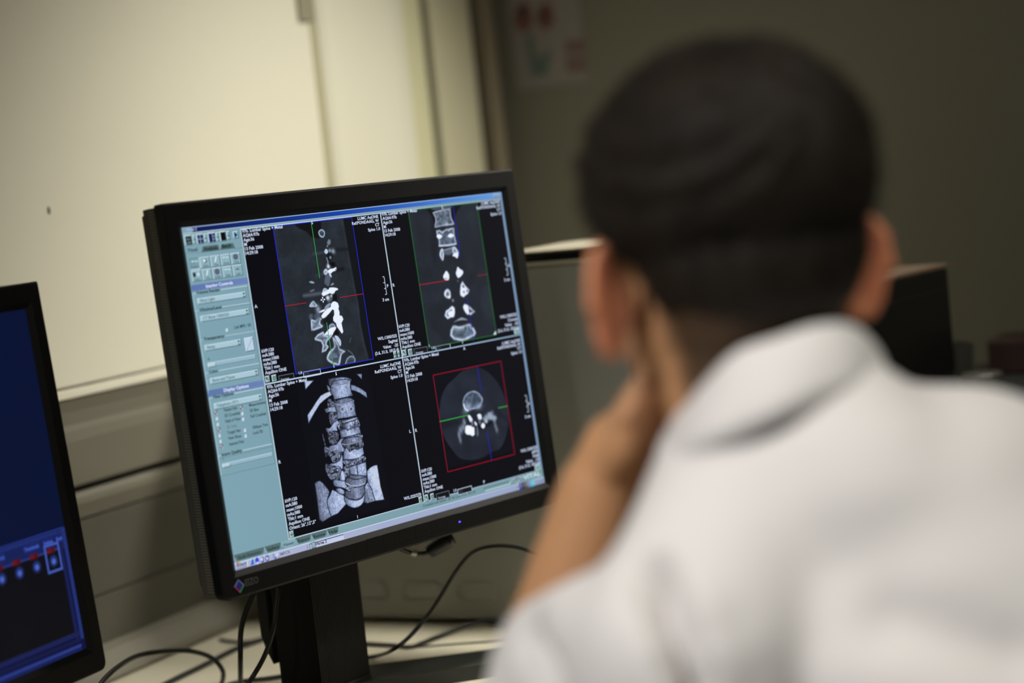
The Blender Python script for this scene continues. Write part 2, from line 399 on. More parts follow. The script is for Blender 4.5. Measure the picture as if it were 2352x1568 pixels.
I1 = Ink(F1); px = F1.uv
CROPS = dict(A=(400, 500, 5.227), B=(430, 790, 5.227), C=(500, 1080, 5.228), D=(550, 470, 3.826), E=(860, 440, 3.92), G=(600, 820, 3.824), H=(910, 770, 3.647), K=(530, 1230, 11.2), L=(1120, 1050, 11.2),
             C3=(690, 500, 8.713), C4=(690, 660, 7.84), C5=(960, 460, 8.71), C6=(960, 620, 8.71), C7=(990, 860, 7.84), V1=(680, 850, 8.2545), V2=(680, 1020, 8.2545))
def q(c, x, y): a = CROPS[c]; return px(a[0]+x/a[2], a[1]+y/a[2])
def qs(c, pts): return np.array([q(c, *p) for p in pts])
# scale of the overlay lettering, from its longest line
a_, b_ = px(555.9, 534), px(648.7, 524.5); co, _ = glyphs('97b. Lumbar Spine + Metal', .02)
CAP = .0031; XS[0] = (b_[0]-a_[0])/((co[:, 0].max()-co[:, 0].min())*CAP/CAPH)
TX = (208, 220, 246)
def block(lines, first, last, align='l', nfirst=None):
    """lines of text from baseline point `first` to baseline point `last`"""
    n = len(lines); dv = (last[1]-first[1])/(n-1)
    for i, t in enumerate(lines): text(I1, 'screen_text', (first[0], first[1]+dv*i), t, CAP, TX, align)
ID = ['97b. Lumbar Spine + Metal', 'AQ64-97b', 'Age:36', 'M', '13 Feb 2008', '14:29:18']
EX = ['kVP:120', 'mA:380', 'msec:1000', 'mAs:380', 'Thk:1 mm', 'Aquilion ONE']
HO = ['LUMC AqONE', 'Ref:PONDAAG, W', 'CT', 'Spine 1.0']
block(ID, px(555.9, 534.6), px(565.5, 585.1)); block(ID, px(876.6, 495.6), px(884.7, 543.3)); block(ID, px(613, 892.7), px(622.2, 944.2)); block(ID, px(927.8, 830.9), px(935.5, 877.5))
block(EX, px(600.8, 810.1), px(608.9, 859.8)); block(EX, px(916.1, 753.3), px(923.8, 800.2)); block(EX+['Orient: 26°,12°,5°'], px(654.6, 1154.2), px(664.9, 1216.8)); block(EX, px(967.6, 1085.3), px(975, 1131.9))
block(HO, px(868.3, 500.1), px(873, 528), 'r'); block(HO, px(1146.9, 465.7), px(1152, 492.2), 'r'); block(HO, px(919.8, 836.2), px(924.3, 864.5), 'r'); block(HO, px(1193.8, 783.7), px(1198.7, 809.8), 'r')
block(['W/L:1300/325', 'Sagittal', 'Value:   -25', '(3.6, 31.0, 1815.4)'], px(911, 773.7), px(914.8, 805.3), 'r')
block(['W/L:1300/325', 'Coronal', 'Value:   -25', '(3.6, 31.0, 1815.4)'], px(1186.5, 724.4), px(1190.4, 754.3), 'r')
block(['W/L:1300/325', '#593', 'Axial', 'Value:   -25', '(3.6, 31.0, 1815.4)'], px(1233.5, 1029.1), px(1237.7, 1064.8), 'r')
text(I1, 'screen_text', px(966.9, 1137.7), 'W/L:325/270', CAP, TX, 'r')
for x, y, t in ((584.6, 707.6, 'A'), (888.5, 660, 'P'), (878.5, 692.2, '3 cm'), (901.6, 658.1, 'R'), (1158, 646.1, '3 cm'), (1166, 613, 'A'), (770, 861.8, 'S'), (639.7, 1064.5, 'R'), (940, 993.9, 'L'), (820.5, 1190, 'I'),
                (1063.5, 803.5, 'A'), (953.3, 991.6, 'R'), (1110, 1110, 'P'), (1205.6, 960.6, '3 cm'), (1212, 930, 'A'), (715, 515, 'S'), (1014, 480, 'S'), (766.5, 844, 'I'), (1061.5, 789, 'I'), (686, 859.5, '1.0'), (991.4, 801.8, '1.0'), (1041.6, 1129.2, '1.0')):
    text(I1, 'screen_text', px(x, y), t, CAP*(1.0 if len(t) < 2 or t == '3 cm' else .85), TX)
# --- window ground, dividers, title bar
pu, pv = px(552.5, 523.5), px(663.6, 1237)
PL = (pu[0]+pv[0])/2; PT = px(640, 517.5)[1]; PB = pv[1]                # image area: left, top, bottom
PR = SWD-.0034
BG = (8, 9, 18)
TE = (128, 163, 175)
I1.rect('status_bar', (0, 0), (SWD, SHT), TE, 0, (118, 152, 160)); I1.rect('status_bar', (SWD-.0034, .02), (SWD-.0004, SHT-.0052), (120, 148, 185), 1)
I1.rect('status_bar', (PL-.0008, PB-.0008), (PR+.0012, PT+.001), (200, 222, 235), 1, (150, 180, 205))
I1.rect('status_bar', (PL, PB), (PR, PT), (5, 6, 13), 2, (2, 3, 11))
dx = np.mean([px(872.2, 487.5)[0], px(923, 822)[0], px(974.4, 1151)[0]]); dv = np.mean([px(607.8, 881.5)[1], px(910, 822)[1], px(1197, 770)[1]])
I1.rect('status_bar', (dx-.0006, PB), (dx+.0006, PT), (196, 216, 232), 8); I1.rect('status_bar', (PL, dv-.0006), (PR, dv+.0006), (196, 216, 232), 8, (150, 178, 205))
tb = SHT-.0052
for i in range(24):
    t0 = i/24; mixc = lambda a, b, t: tuple(a[k]+(b[k]-a[k])*t for k in range(3))
    def tc(t): return mixc((14, 28, 84), (24, 66, 165), t/.45) if t < .45 else mixc((24, 66, 165), (96, 156, 232), (t-.45)/.55)
    I1.rect('title_bar', (.012+(.424-.012)*t0, tb), (.012+(.424-.012)*(t0+1/24), SHT-.0008), tc(t0), 2, tc(t0+1/24))
I1.rect('title_bar', (0, SHT-.0009), (SWD, SHT), (160, 185, 215), 1, (150, 185, 230)); I1.rect('title_bar', (0, tb), (.012, SHT-.0008), TE, 2)
I1.rect('title_bar', (.424, tb), (SWD, SHT), (120, 165, 225), 1)
for k in range(3): I1.raised('title_bar', (.4205+k*.0037-.0015, tb+.0006), (.4238+k*.0037-.0015, SHT-.0012), (140, 160, 178), 3, .0004, (190, 205, 220), (90, 105, 120))
text(I1, 'title_bar', q('A', 142, 163), 'Vitrea 2', .0026, (170, 190, 235), bold=.02, xs=1.0)
I1.rect('title_bar', (0, tb-.0007), (SWD, tb), (190, 205, 215), 2, (120, 140, 165))
# --- frames, cross hairs, rulers
def quadline(name, pts, col, w, lay=5, closed=True):
    p = [px(*a) for a in pts]; n = len(p)
    for i in range(n if closed else n-1): I1.line(name, p[i], p[(i+1) % n], col, w, lay)
def axis_rect(pts):
    p = np.array([px(*a) for a in pts]); return (np.mean(p[[0, 3], 0]), np.mean(p[[2, 3], 1])), (np.mean(p[[1, 2], 0]), np.mean(p[[0, 1], 1]))
SG = axis_rect([(625, 519), (807.5, 498.2), (858.4, 828), (677.5, 857)]); CO = axis_rect([(935.8, 482), (1094.7, 464.7), (1141.4, 773.7), (983.2, 795)]); AX = axis_rect([(992.8, 860.5), (1150, 828.4), (1182.3, 1043.6), (1027.4, 1084.8)])
I1.frame('screen_text', *SG, (32, 38, 190), .0009, 6); I1.frame('screen_text', *CO, (30, 100, 48), .0010, 6); I1.frame('screen_text', *AX, (140, 8, 40), .0009, 6)
def seg(a, b, col, w=.0008): I1.line('screen_text', px(*a), px(*b), col, w, 6)
GR, RD, BL = (48, 160, 66), (165, 24, 44), (28, 34, 170)
seg((713.9, 509.2), (733.7, 638.6), GR); seg((749.4, 740), (765.6, 844.3), GR); seg((654.5, 702.6), (702.4, 695.3), RD); seg((780, 683), (833.6, 674.7), RD)
seg((1039.8, 471.9), (1056.4, 590.5), BL); seg((1072.2, 683.6), (1086.5, 783.1), BL); seg((962, 654.3), (1030.4, 643.3), RD); seg((1097.2, 633.1), (1117.7, 630), (140, 20, 40))
seg((1009.3, 968), (1077.8, 952.3), GR, .001); seg((1143.6, 936.7), (1164.5, 932.3), GR, .001); seg((1095.6, 841.3), (1104.7, 897.5), BL); seg((1118.4, 990.7), (1128.5, 1057.1), BL)
for a, b in (((882, 635.2), (887, 675.7)), ((1161, 593), (1166, 631.3)), ((1208.3, 907.6), (1213, 945.5))):
    a, b = px(*a), px(*b); u = (a[0]+b[0])/2; I1.line('screen_text', (u, a[1]), (u, b[1]), TX, .0006)
    for k in range(4): vv = a[1]+(b[1]-a[1])*k/3; I1.line('screen_text', (u-.0022, vv), (u, vv), TX, .0006)
m_ = px(740.8, 688.2)
for dx_, dy_ in ((1, 0), (-1, 0), (0, 1), (0, -1)): I1.line('screen_text', m_+np.array([dx_, dy_])*.0009, m_+np.array([dx_, dy_])*.0028, (230, 238, 255), .0013, 7)
# --- the little controls in each view
def ctl(b1, b2, avg, sl):
    for a, b, t in ((b1[0], b1[1], 0), (b2[0], b2[1], 1)):
        a, b = px(*a), px(*b); I1.raised('screen_text', a, b, (150, 184, 186), 5, .0005)
        c = (a+b)/2
        if t == 0: I1.line('screen_text', c+[-.0015, .0015], c+[.0012, -.0012], (20, 30, 40), .0008, 8); I1.poly('screen_text', [c+[-.002, .002], c+[.0004, .0018], c+[-.0018, -.0004]], (20, 30, 40), 8)
        else: I1.disc('screen_text', c, .0018, (30, 42, 50), 8); I1.disc('screen_text', c, .0010, (150, 184, 186), 9)
    a, b = px(*avg[0]), px(*avg[1]); I1.rect('screen_text', a, b, (14, 16, 22), 5); I1.frame('screen_text', a, b, (110, 118, 128), .0005, 6)
    text(I1, 'screen_text', (min(a[0], b[0])+.002, min(a[1], b[1])+.0012), 'Average', .0022, (170, 180, 200))
    a, b = px(*sl[0]), px(*sl[1]); I1.rect('screen_text', a, b, (16, 18, 26), 5); I1.frame('screen_text', a, b, (190, 204, 226), .0007, 6)
    I1.rect('screen_text', (a[0]+.001, b[1]+.001), (a[0]+(b[0]-a[0])*.35, a[1]-.001), (40, 46, 56), 7)
ctl(((607.5, 864), (620, 877)), ((622.5, 861.5), (635.5, 874.5)), ((638.5, 863), (676, 871)), ((695, 854), (737, 860)))
ctl(((922.5, 804), (934, 816.5)), ((936, 802), (947.5, 814.5)), ((949, 801), (982.5, 810)), ((999, 795), (1034.5, 799.5)))
ctl(((974.4, 1136.5), (984.8, 1149.8)), ((987, 1134), (997.5, 1146.5)), ((1000.5, 1134), (1033, 1141)), ((1049.4, 1123.5), (1084.5, 1128)))
for a, b in (((663, 1220.5), (675.5, 1234)), ((902.5, 807.5), (911, 821)), ((911.5, 806), (919, 819.5)), ((1179.4, 755), (1193.8, 766)), ((960.4, 1141), (970, 1153)), ((1227, 1067.5), (1241, 1080.5))):
    a, b = px(*a), px(*b); I1.raised('screen_text', a, b, (150, 184, 186), 5, .0005); c = (a+b)/2
    I1.line('screen_text', c-[.002, 0], c+[.002, 0], (24, 34, 44), .0006, 8); I1.line('screen_text', c-[0, .002], c+[0, .002], (24, 34, 44), .0006, 8)
I1.done('title_bar', screen1)

# --- control panel on the left of the window
N_ = 'control_panel'; DK = (38, 58, 62)
for i in range(8):   # plain pale ground
    I1.rect(N_, (0, PB+(tb-PB)*i/8), (PL-.0009, PB+(tb-.0008-PB)*(i+1)/8), (126, 163, 176), 2, (124, 160, 174))
def icon(c, x0, y0, x1, y1, col): a, b = q(c, x0, y0), q(c, x1, y1); I1.raised(N_, a, b, col); return (a+b)/2, abs(b[0]-a[0]), abs(b[1]-a[1])
def pane(c, x0, y0, x1, y1, col=None): return q(c, x0, y0), q(c, x1, y1)
for i, (xa, ya, xb, yb) in enumerate(((128, 226, 212, 318), (272, 210, 350, 300), (408, 194, 492, 286), (550, 178, 622, 268))):
    a, b = q('A', xa, ya), q('A', xb, yb); cc = [(26, 30, 32), (30, 24, 84), (28, 22, 86), (10, 9, 12)][i]
    I1.raised(N_, (a[0]-.0014, a[1]+.0012), (b[0]+.0008, b[1]-.0008), (150, 186, 196)); I1.rect(N_, a, b, cc, 6)
    I1.raised(N_, (b[0]+.0014, a[1]+.0008), (b[0]+.0052, b[1]), (140, 176, 186)); mx_ = b[0]+.0033; my_ = (a[1]+b[1])/2
    I1.poly(N_, [(mx_-.0012, my_+.0006), (mx_, my_-.0010), (mx_+.0012, my_+.0006)], DK, 6)
    c = (a+b)/2
    if i == 1: I1.line(N_, (c[0], a[1]), (c[0], b[1]), (140, 176, 200), .0007, 7); I1.line(N_, (a[0], c[1]), (b[0], c[1]), (140, 176, 200), .0007, 7)
    if i == 2:
        u_ = a[0]+(b[0]-a[0])*.62; I1.line(N_, (u_, a[1]), (u_, b[1]), (140, 176, 200), .0006, 7)
        for k in (1, 2): vv = a[1]+(b[1]-a[1])*k/3; I1.line(N_, (u_, vv), (b[0], vv), (140, 176, 200), .0006, 7)
    if i == 0: text(I1, N_, (a[0]+.001, c[1]+.0002), 'ALL', .0022, (120, 150, 160), xs=.8, lay=8); text(I1, N_, (a[0]+.0006, c[1]-.0032), 'CMPR', .002, (110, 140, 150), xs=.7, lay=8)
a, b = q('A', 697, 165), q('A', 775, 246); I1.raised(N_, a, b, (140, 178, 188)); c = (a+b)/2; I1.poly(N_, [(c[0]-.0016, c[1]+.003), (c[0]+.002, c[1]), (c[0]-.0016, c[1]-.003)], (20, 40, 110), 6)
I1.line(N_, q('A', 130, 425), q('A', 330, 417), (96, 128, 136), .0004, 4); I1.line(N_, q('A', 725, 372), q('A', 828, 358), (96, 128, 136), .0004, 4)
I1.poly(N_, qs('A', [(326, 418), (338, 350), (352, 342), (515, 322), (530, 330), (545, 390)]), (84, 108, 108), 4)
I1.poly(N_, qs('A', [(550, 388), (564, 325), (575, 318), (690, 302), (705, 306), (730, 366)]), (84, 108, 108), 4)
def T(c, x, y, t, cap=.0027, col=DK, **k): text(I1, N_, q(c, x, y), t, cap, col, **k)
T('A', 156, 412, 'Visual', .0034); T('A', 352, 398, 'Analysis', .0034, (20, 34, 36), bold=.03); T('A', 572, 365, 'Batch', .0034, (20, 34, 36), bold=.03)
g0, g1 = q('A', 170, 486), q('A', 832, 695); lab = ['Contour', 'SelLyr', 'Free', 'Arrow', 'Crop', 'Select', 'Trim', 'Sculpt', 'Ruler', 'Label']
for r_ in range(2):
    for k in range(5):
        wv = (g1[0]-g0[0])/5; hv = (g0[1]-g1[1])/2; a = (g0[0]+wv*k+.0004, g0[1]-hv*r_-.0004); b = (a[0]+wv-.0009, a[1]-hv+.0009)
        dn = (r_, k) == (0, 0)
        I1.raised(N_, a, b, (118, 154, 166) if dn else (140, 176, 188), 3, .0006, (100, 134, 144) if dn else (205, 225, 238), (205, 225, 238) if dn else (70, 92, 100))
        c = ((a[0]+b[0])/2, a[1]*.62+b[1]*.38); j = r_*5+k
        text(I1, N_, (c[0], b[1]+.0011), lab[j], .0022, (70, 98, 104), 'c', xs=.8, lay=8)
        if j in (4, 7): I1.poly(N_, [(c[0]-.003, c[1]+.0018), (c[0], c[1]+.0032), (c[0]+.003, c[1]+.0016), (c[0]+.0026, c[1]-.0018), (c[0]-.0004, c[1]-.003), (c[0]-.003, c[1]-.0012)], (92, 96, 120), 6)
        elif j == 1: I1.disc(N_, c, .0020, (40, 48, 56), 6); I1.disc(N_, (c[0]-.0007, c[1]+.0003), .0015, (225, 232, 240), 7)
        elif j == 5: I1.rect(N_, (c[0]-.004, c[1]-.002), (c[0]-.001, c[1]+.002), (24, 30, 40), 6); I1.disc(N_, (c[0]+.002, c[1]), .0018, (190, 215, 225), 7)
        elif j in (2, 6): I1.line(N_, (c[0]-.001, c[1]-.002), (c[0]+.0014, c[1]+.0026), (225, 234, 242), .0014, 6); I1.line(N_, (c[0]-.0022, c[1]-.0016), (c[0]-.0004, c[1]+.002), (92, 116, 126), .0006, 6)
        elif j == 9: text(I1, N_, (c[0], c[1]-.001), 'ABC', .0022, (60, 80, 90), 'c', xs=.8, lay=8)
        else: I1.line(N_, (c[0]-.0036, c[1]+.001), (c[0]-.0004, c[1]+.001), (195, 220, 230), .0012, 6); I1.line(N_, (c[0]+.0006, c[1]+.001), (c[0]+.0036, c[1]+.0004), (195, 220, 230), .0012, 6)
def header(c, xt, yt, xb, yb, t, tx, ty):
    a, b = q(c, xt, yt), q(c, xb, yb); I1.rect(N_, (0.0004, a[1]), (PL-.001, b[1]), (94, 118, 172), 4, (108, 130, 184)); text(I1, N_, q(c, tx, ty), t, .0031, (214, 224, 246), bold=.03, lay=8)
header('A', 190, 812, 205, 886, 'Imaging Controls', 380, 842); header('B', 235, 560, 250, 634, 'Display Options', 437, 575)
HI, LO = (186, 212, 224), (92, 122, 132)
def group(c, x, y, xe, ye, t, depth):
    a = q(c, x, y); e = q(c, xe, ye); w_ = text(I1, N_, (a[0]+.003, a[1]-.001), t, .0030, DK, bold=.03, lay=8, xs=1.0)
    u1 = PL-.003; u0 = a[0]-.0012
    I1.line(N_, (a[0]+.003+w_+.0012, a[1]+.0002), (u1, a[1]+.0002), HI, .0007, 4); I1.line(N_, (u0, a[1]), (u0, a[1]-depth), HI, .0006, 4); I1.line(N_, (u1, a[1]), (u1, a[1]-depth), LO, .0004, 4); I1.line(N_, (u0, a[1]-depth), (u1, a[1]-depth), LO, .0004, 4)
    I1.line(N_, (u0, a[1]), (a[0]+.0022, a[1]), HI, .0006, 4)
group('A', 232, 912, 0, 0, 'Volume Render', .017); group('A', 270, 1120, 0, 0, 'Window/Level', .027); group('A', 322, 1468, 0, 0, 'Transparency', .036)
group('B', 228, 348, 0, 0, 'Color', .019); group('B', 275, 650, 0, 0, 'View Options', .057); group('B', 380, 1342, 0, 0, 'Image Quality', .019)
def combo(c, xa, ya, xb, yb, t):
    a, b = q(c, xa, ya), q(c, xb, yb); I1.raised(N_, a, b, (166, 198, 212), 4, .0006, (205, 226, 238), (58, 78, 86))
    v0 = min(a[1], b[1]); u1 = max(a[0], b[0]); mm = (a[1]+b[1])/2; text(I1, N_, (min(a[0], b[0])+.003, v0+.0019), t, .0029, (84, 112, 122), xs=.95, lay=8)
    I1.poly(N_, [(u1-.0042, mm+.0019), (u1-.0028, mm-.0003), (u1-.0014, mm+.0019)], DK, 8); I1.line(N_, (u1-.0042, mm-.0016), (u1-.0014, mm-.0016), DK, .0008, 8)
combo('A', 270, 970, 866, 955, 'Shiny Light'); combo('A', 307, 1180, 903, 1160, 'CT Bone 1300/325'); combo('A', 358, 1530, 805, 1528, 'Ramp'); combo('B', 265, 410, 858, 375, 'Bone and Tissue'); combo('B', 313, 713, 903, 672, 'Telephoto (75°)')
a, b = q('A', 833, 1443), q('A', 968, 1590); I1.raised(N_, a, b, (186, 208, 228), 4); I1.line(N_, (a[0]+.001, b[1]+.001), (b[0]-.001, a[1]-.001), (110, 130, 140), .0004, 7)
def slider(c, xa, ya, xb, yb):
    a, b = q(c, xa, ya), q(c, xb, yb); I1.raised(N_, a, b, (150, 182, 200), 4, .0005, (200, 220, 235), (100, 128, 140)); u0 = min(a[0], b[0])
    v0, v1 = min(a[1], b[1]), max(a[1], b[1]); I1.raised(N_, (u0+.0005, v0-.0004), (u0+.0095, v1-.001), (176, 204, 216), 6)
slider('B', 238, 226, 822, 176); slider('B', 413, 1437, 1025, 1345)
T('B', 247, 197, '0', .0025); T('B', 427, 1397, '1', .0025)
def check(c, x, y, t, on, col=DK, dxt=75):
    a, b = q(c, x, y), q(c, x+36, y+38); I1.raised(N_, a, b, (192, 214, 230), 4, .0005, (110, 136, 150), (225, 238, 245)); text(I1, N_, (a[0]+.0110, min(a[1], b[1])+.0012), t, .0029, col, xs=.83, lay=8)
    if on: m2 = (a+b)/2; I1.line(N_, m2+[-.0014, .0002], m2+[-.0002, -.0016], (110, 30, 60), .001, 8); I1.line(N_, m2+[-.0002, -.0016], m2+[.0018, .0022], (110, 30, 60), .001, 8)
check('A', 606, 1324, 'Link MPR / 3D', 0)
for x, y, t, on in ((322, 806, 'Patient Info', 1), (330, 873, '3D Crosshair', 0), (341, 941, 'Field of View', 0), (358, 1012, '3D Stats', 1), (363, 1078, 'Target Nav', 0), (373, 1145, 'View Slices', 0), (388, 1215, 'Interact Fast', 1),
                    (627, 745, 'Measurements', 1), (636, 812, '3D Box', 0), (645, 880, 'Full Crosshair', 0), (667, 1013, 'Oblique Trim', 0), (676, 1080, 'Lock 3D', 0)):
    check('B', x, y, t, on, (96, 124, 136) if t == '3D Stats' else DK)
I1.done(N_, screen1)
# --- tabs, status line and task bar
N_ = 'task_bar'; TBV = np.mean([px(536.3, 1290.4)[1], px(785, 1226)[1], px(910, 1188)[1], px(1250, 1095)[1]])
DT = (84, 108, 110)
vt = PB-.0010; vb = TBV+.0012
def tab(x0, x1, t, dark=True, tw=None):
    a, b = q('C', *x0)[0], q('C', *x1)[0]
    I1.poly('status_bar', [(a, vt), (a+.003, vb), (b-.0035, vb), (b-.001, vb+.0012), (b, vt)] if dark else [(a, vt), (a+.003, vb-.0006), (b-.003, vb-.0006), (b, vt)], DT if dark else (134, 170, 182), 4)
    text(I1, 'status_bar', ((a+b)/2, vb+.0014), t, .0031, (22, 38, 40), 'c', lay=8, bold=.012, width=(b-a)*.74)
tab((188, 1030), (556, 945), 'Study Directory'); tab((562, 945), (753, 870), 'Gallery'); tab((757, 885), (932, 840), 'Viewer', False); tab((932, 830), (1117, 785), 'Report'); tab((1120, 785), (1307, 737), 'Review'); tab((1310, 735), (1445, 682), 'Help')
I1.line('status_bar', q('C', 757, 925)+[0, -.0004], q('C', 800, 935)+[0, .001], (70, 95, 100), .0004, 6)
text(I1, 'status_bar', q('H', 222, 1440), 'Crosshair tool active: -25 HU (3.6, 31.0, 1815.4)', .0029, (40, 66, 72), lay=8, bold=.01, width=q('H', 660, 1322)[0]-q('H', 222, 1440)[0])
a, b = q('H', 737, 1288), q('H', 955, 1242); mid = (vt+vb)/2; I1.frame('status_bar', (a[0], vb+.0004), (b[0], vt-.0022), (60, 84, 88), .0006, 4, 'lt'); I1.frame('status_bar', (a[0], vb+.0004), (b[0], vt-.0022), (200, 226, 232), .0008, 4, 'rb')
a, b = q('L', 915, 575), q('L', 1365, 470); text(I1, 'status_bar', (a[0], mid-.0020), 'VITAL', .0046, (205, 226, 236), lay=8, bold=.025, width=b[0]-a[0])
c = q('L', 755, 590)
for k in range(14):
    a0 = 2*math.pi*k/14; cl = [(150, 70, 110), (110, 90, 150), (170, 170, 120), (180, 190, 200)][k*4//14]; I1.line('status_bar', (c[0]+.003*math.cos(a0), c[1]+.003*math.sin(a0)), (c[0]+.003*math.cos(a0+.45), c[1]+.003*math.sin(a0+.45)), cl, .0011, 6)
for k in range(10):
    a0 = .2+k*.25; I1.line('status_bar', (c[0]+.010*math.cos(a0+.2), c[1]+.0035*math.sin(a0+.2)-.0004), (c[0]+.010*math.cos(a0+.45), c[1]+.0035*math.sin(a0+.45)-.0004), (165, 195, 202), .0007, 5)
I1.rect(N_, (0, 0), (SWD, TBV), (172, 180, 210), 3, (150, 164, 196)); I1.rect(N_, (0, TBV-.0008), (SWD, TBV), (214, 222, 244), 4, (180, 196, 226))
I1.rect(N_, (.180, 0), (.30, TBV-.0008), (160, 172, 204), 3, (146, 160, 194))
def tu(c, x, y): return q(c, x, y)[0]
I1.frame(N_, (.001, .0008), (tu('K', 385, 720), TBV-.0012), (90, 98, 130), .0005, 5, 'rb')
for k, (dx_, dy_, cl) in enumerate(((0, 0, (60, 60, 210)), (.0022, 0, (170, 200, 80)), (0, .0022, (200, 70, 90)), (.0022, .0022, (220, 190, 60)))): I1.rect(N_, (.0024+dx_, .0028+dy_), (.0044+dx_, .0048+dy_), cl, 6)
text(I1, N_, (tu('K', 205, 770), .0028), 'Start', .0030, (60, 66, 92), lay=8, bold=.02, xs=1.1)
I1.line(N_, (tu('K', 425, 740), .001), (tu('K', 425, 740), TBV-.001), (225, 230, 245), .0008, 5)
mv = TBV*.46; u = tu('K', 540, 690); I1.poly(N_, [(u-.0022, mv-.0026), (u+.0022, mv-.0022), (u+.0020, mv+.0026), (u+.0004, mv+.003)], (40, 110, 205), 6)
u = tu('K', 670, 640); I1.disc(N_, (u, mv+.0004), .0022, (60, 70, 225), 6, ry=.003); I1.disc(N_, (u, mv-.0020), .0013, (200, 208, 240), 7)
u = tu('K', 800, 600); I1.disc(N_, (u, mv), .0023, (78, 92, 160), 6, ry=.003); I1.disc(N_, (u-.0006, mv+.0004), .0018, (196, 206, 245), 7)
u = tu('K', 930, 570); I1.disc(N_, (u, mv), .0024, (90, 90, 165), 6, ry=.003); I1.disc(N_, (u, mv), .0015, (205, 212, 240), 7); I1.line(N_, (u, mv), (u+.0016, mv+.002), (50, 50, 120), .0007, 8)
for x in (1085, 1105): I1.line(N_, (tu('K', x, 520), .001), (tu('K', x, 520), TBV-.001), (110, 116, 150), .0005, 5)
u = tu('K', 1185, 500); I1.disc(N_, (u, mv+.0006), .002, (190, 205, 250), 6); I1.rect(N_, (u-.0034, mv-.0034), (u-.0014, mv-.0012), (60, 100, 190), 7); I1.rect(N_, (u+.0008, mv-.003), (u+.0026, mv-.0012), (205, 140, 110), 7)
text(I1, N_, (tu('K', 1255, 470), mv-.0014), 'IMPCR', .0030, (88, 98, 128), lay=8, bold=.01)
a0, a1 = tu('C', 1098, 900), tu('C', 1508, 780); I1.rect(N_, (a0, .0004), (a1, TBV-.0014), (190, 198, 226), 5, (196, 204, 232)); I1.frame(N_, (a0, .0004), (a1, TBV-.0014), (60, 64, 96), .0007, 6, 'lt')
I1.line(N_, (a0-.0028, .0008), (a0-.0028, TBV-.002), (90, 96, 126), .0006, 6)
I1.raised(N_, (a0+.0022, mv-.003), (a0+.0078, mv+.0032), (140, 172, 180), 7, .0006, (90, 110, 120), (80, 100, 110)); text(I1, N_, (tu('C', 1168, 898), mv-.0012), 'Vitrea 2', .0029, (30, 32, 56), lay=8, bold=.03, xs=1.1)
for x, w_, cl in ((765, .0014, (90, 100, 130)), (840, .0046, (60, 60, 150)), (915, .0044, (40, 46, 56)), (990, .0050, (80, 80, 84)), (1070, .0040, (110, 120, 180)), (1150, .0050, (60, 190, 205))):
    u = tu('L', x, 720); hh = .0036 if w_ > .002 else .001; I1.rect(N_, (u-w_/2, mv-hh), (u+w_/2, mv+hh), cl, 6)
    if w_ > .002: I1.rect(N_, (u-w_*.1, mv-hh*.4), (u+w_*.4, mv+hh*.9), tuple(min(255, int(z_*.6+90)) for z_ in cl), 7)
text(I1, N_, (tu('L', 1228, 660), mv-.0018), '11:25 AM', .003, (104, 116, 144), lay=8, bold=.01, width=tu('L', 1415, 600)-tu('L', 1228, 660))
I1.done(N_, screen1); I1.done('status_bar', screen1)

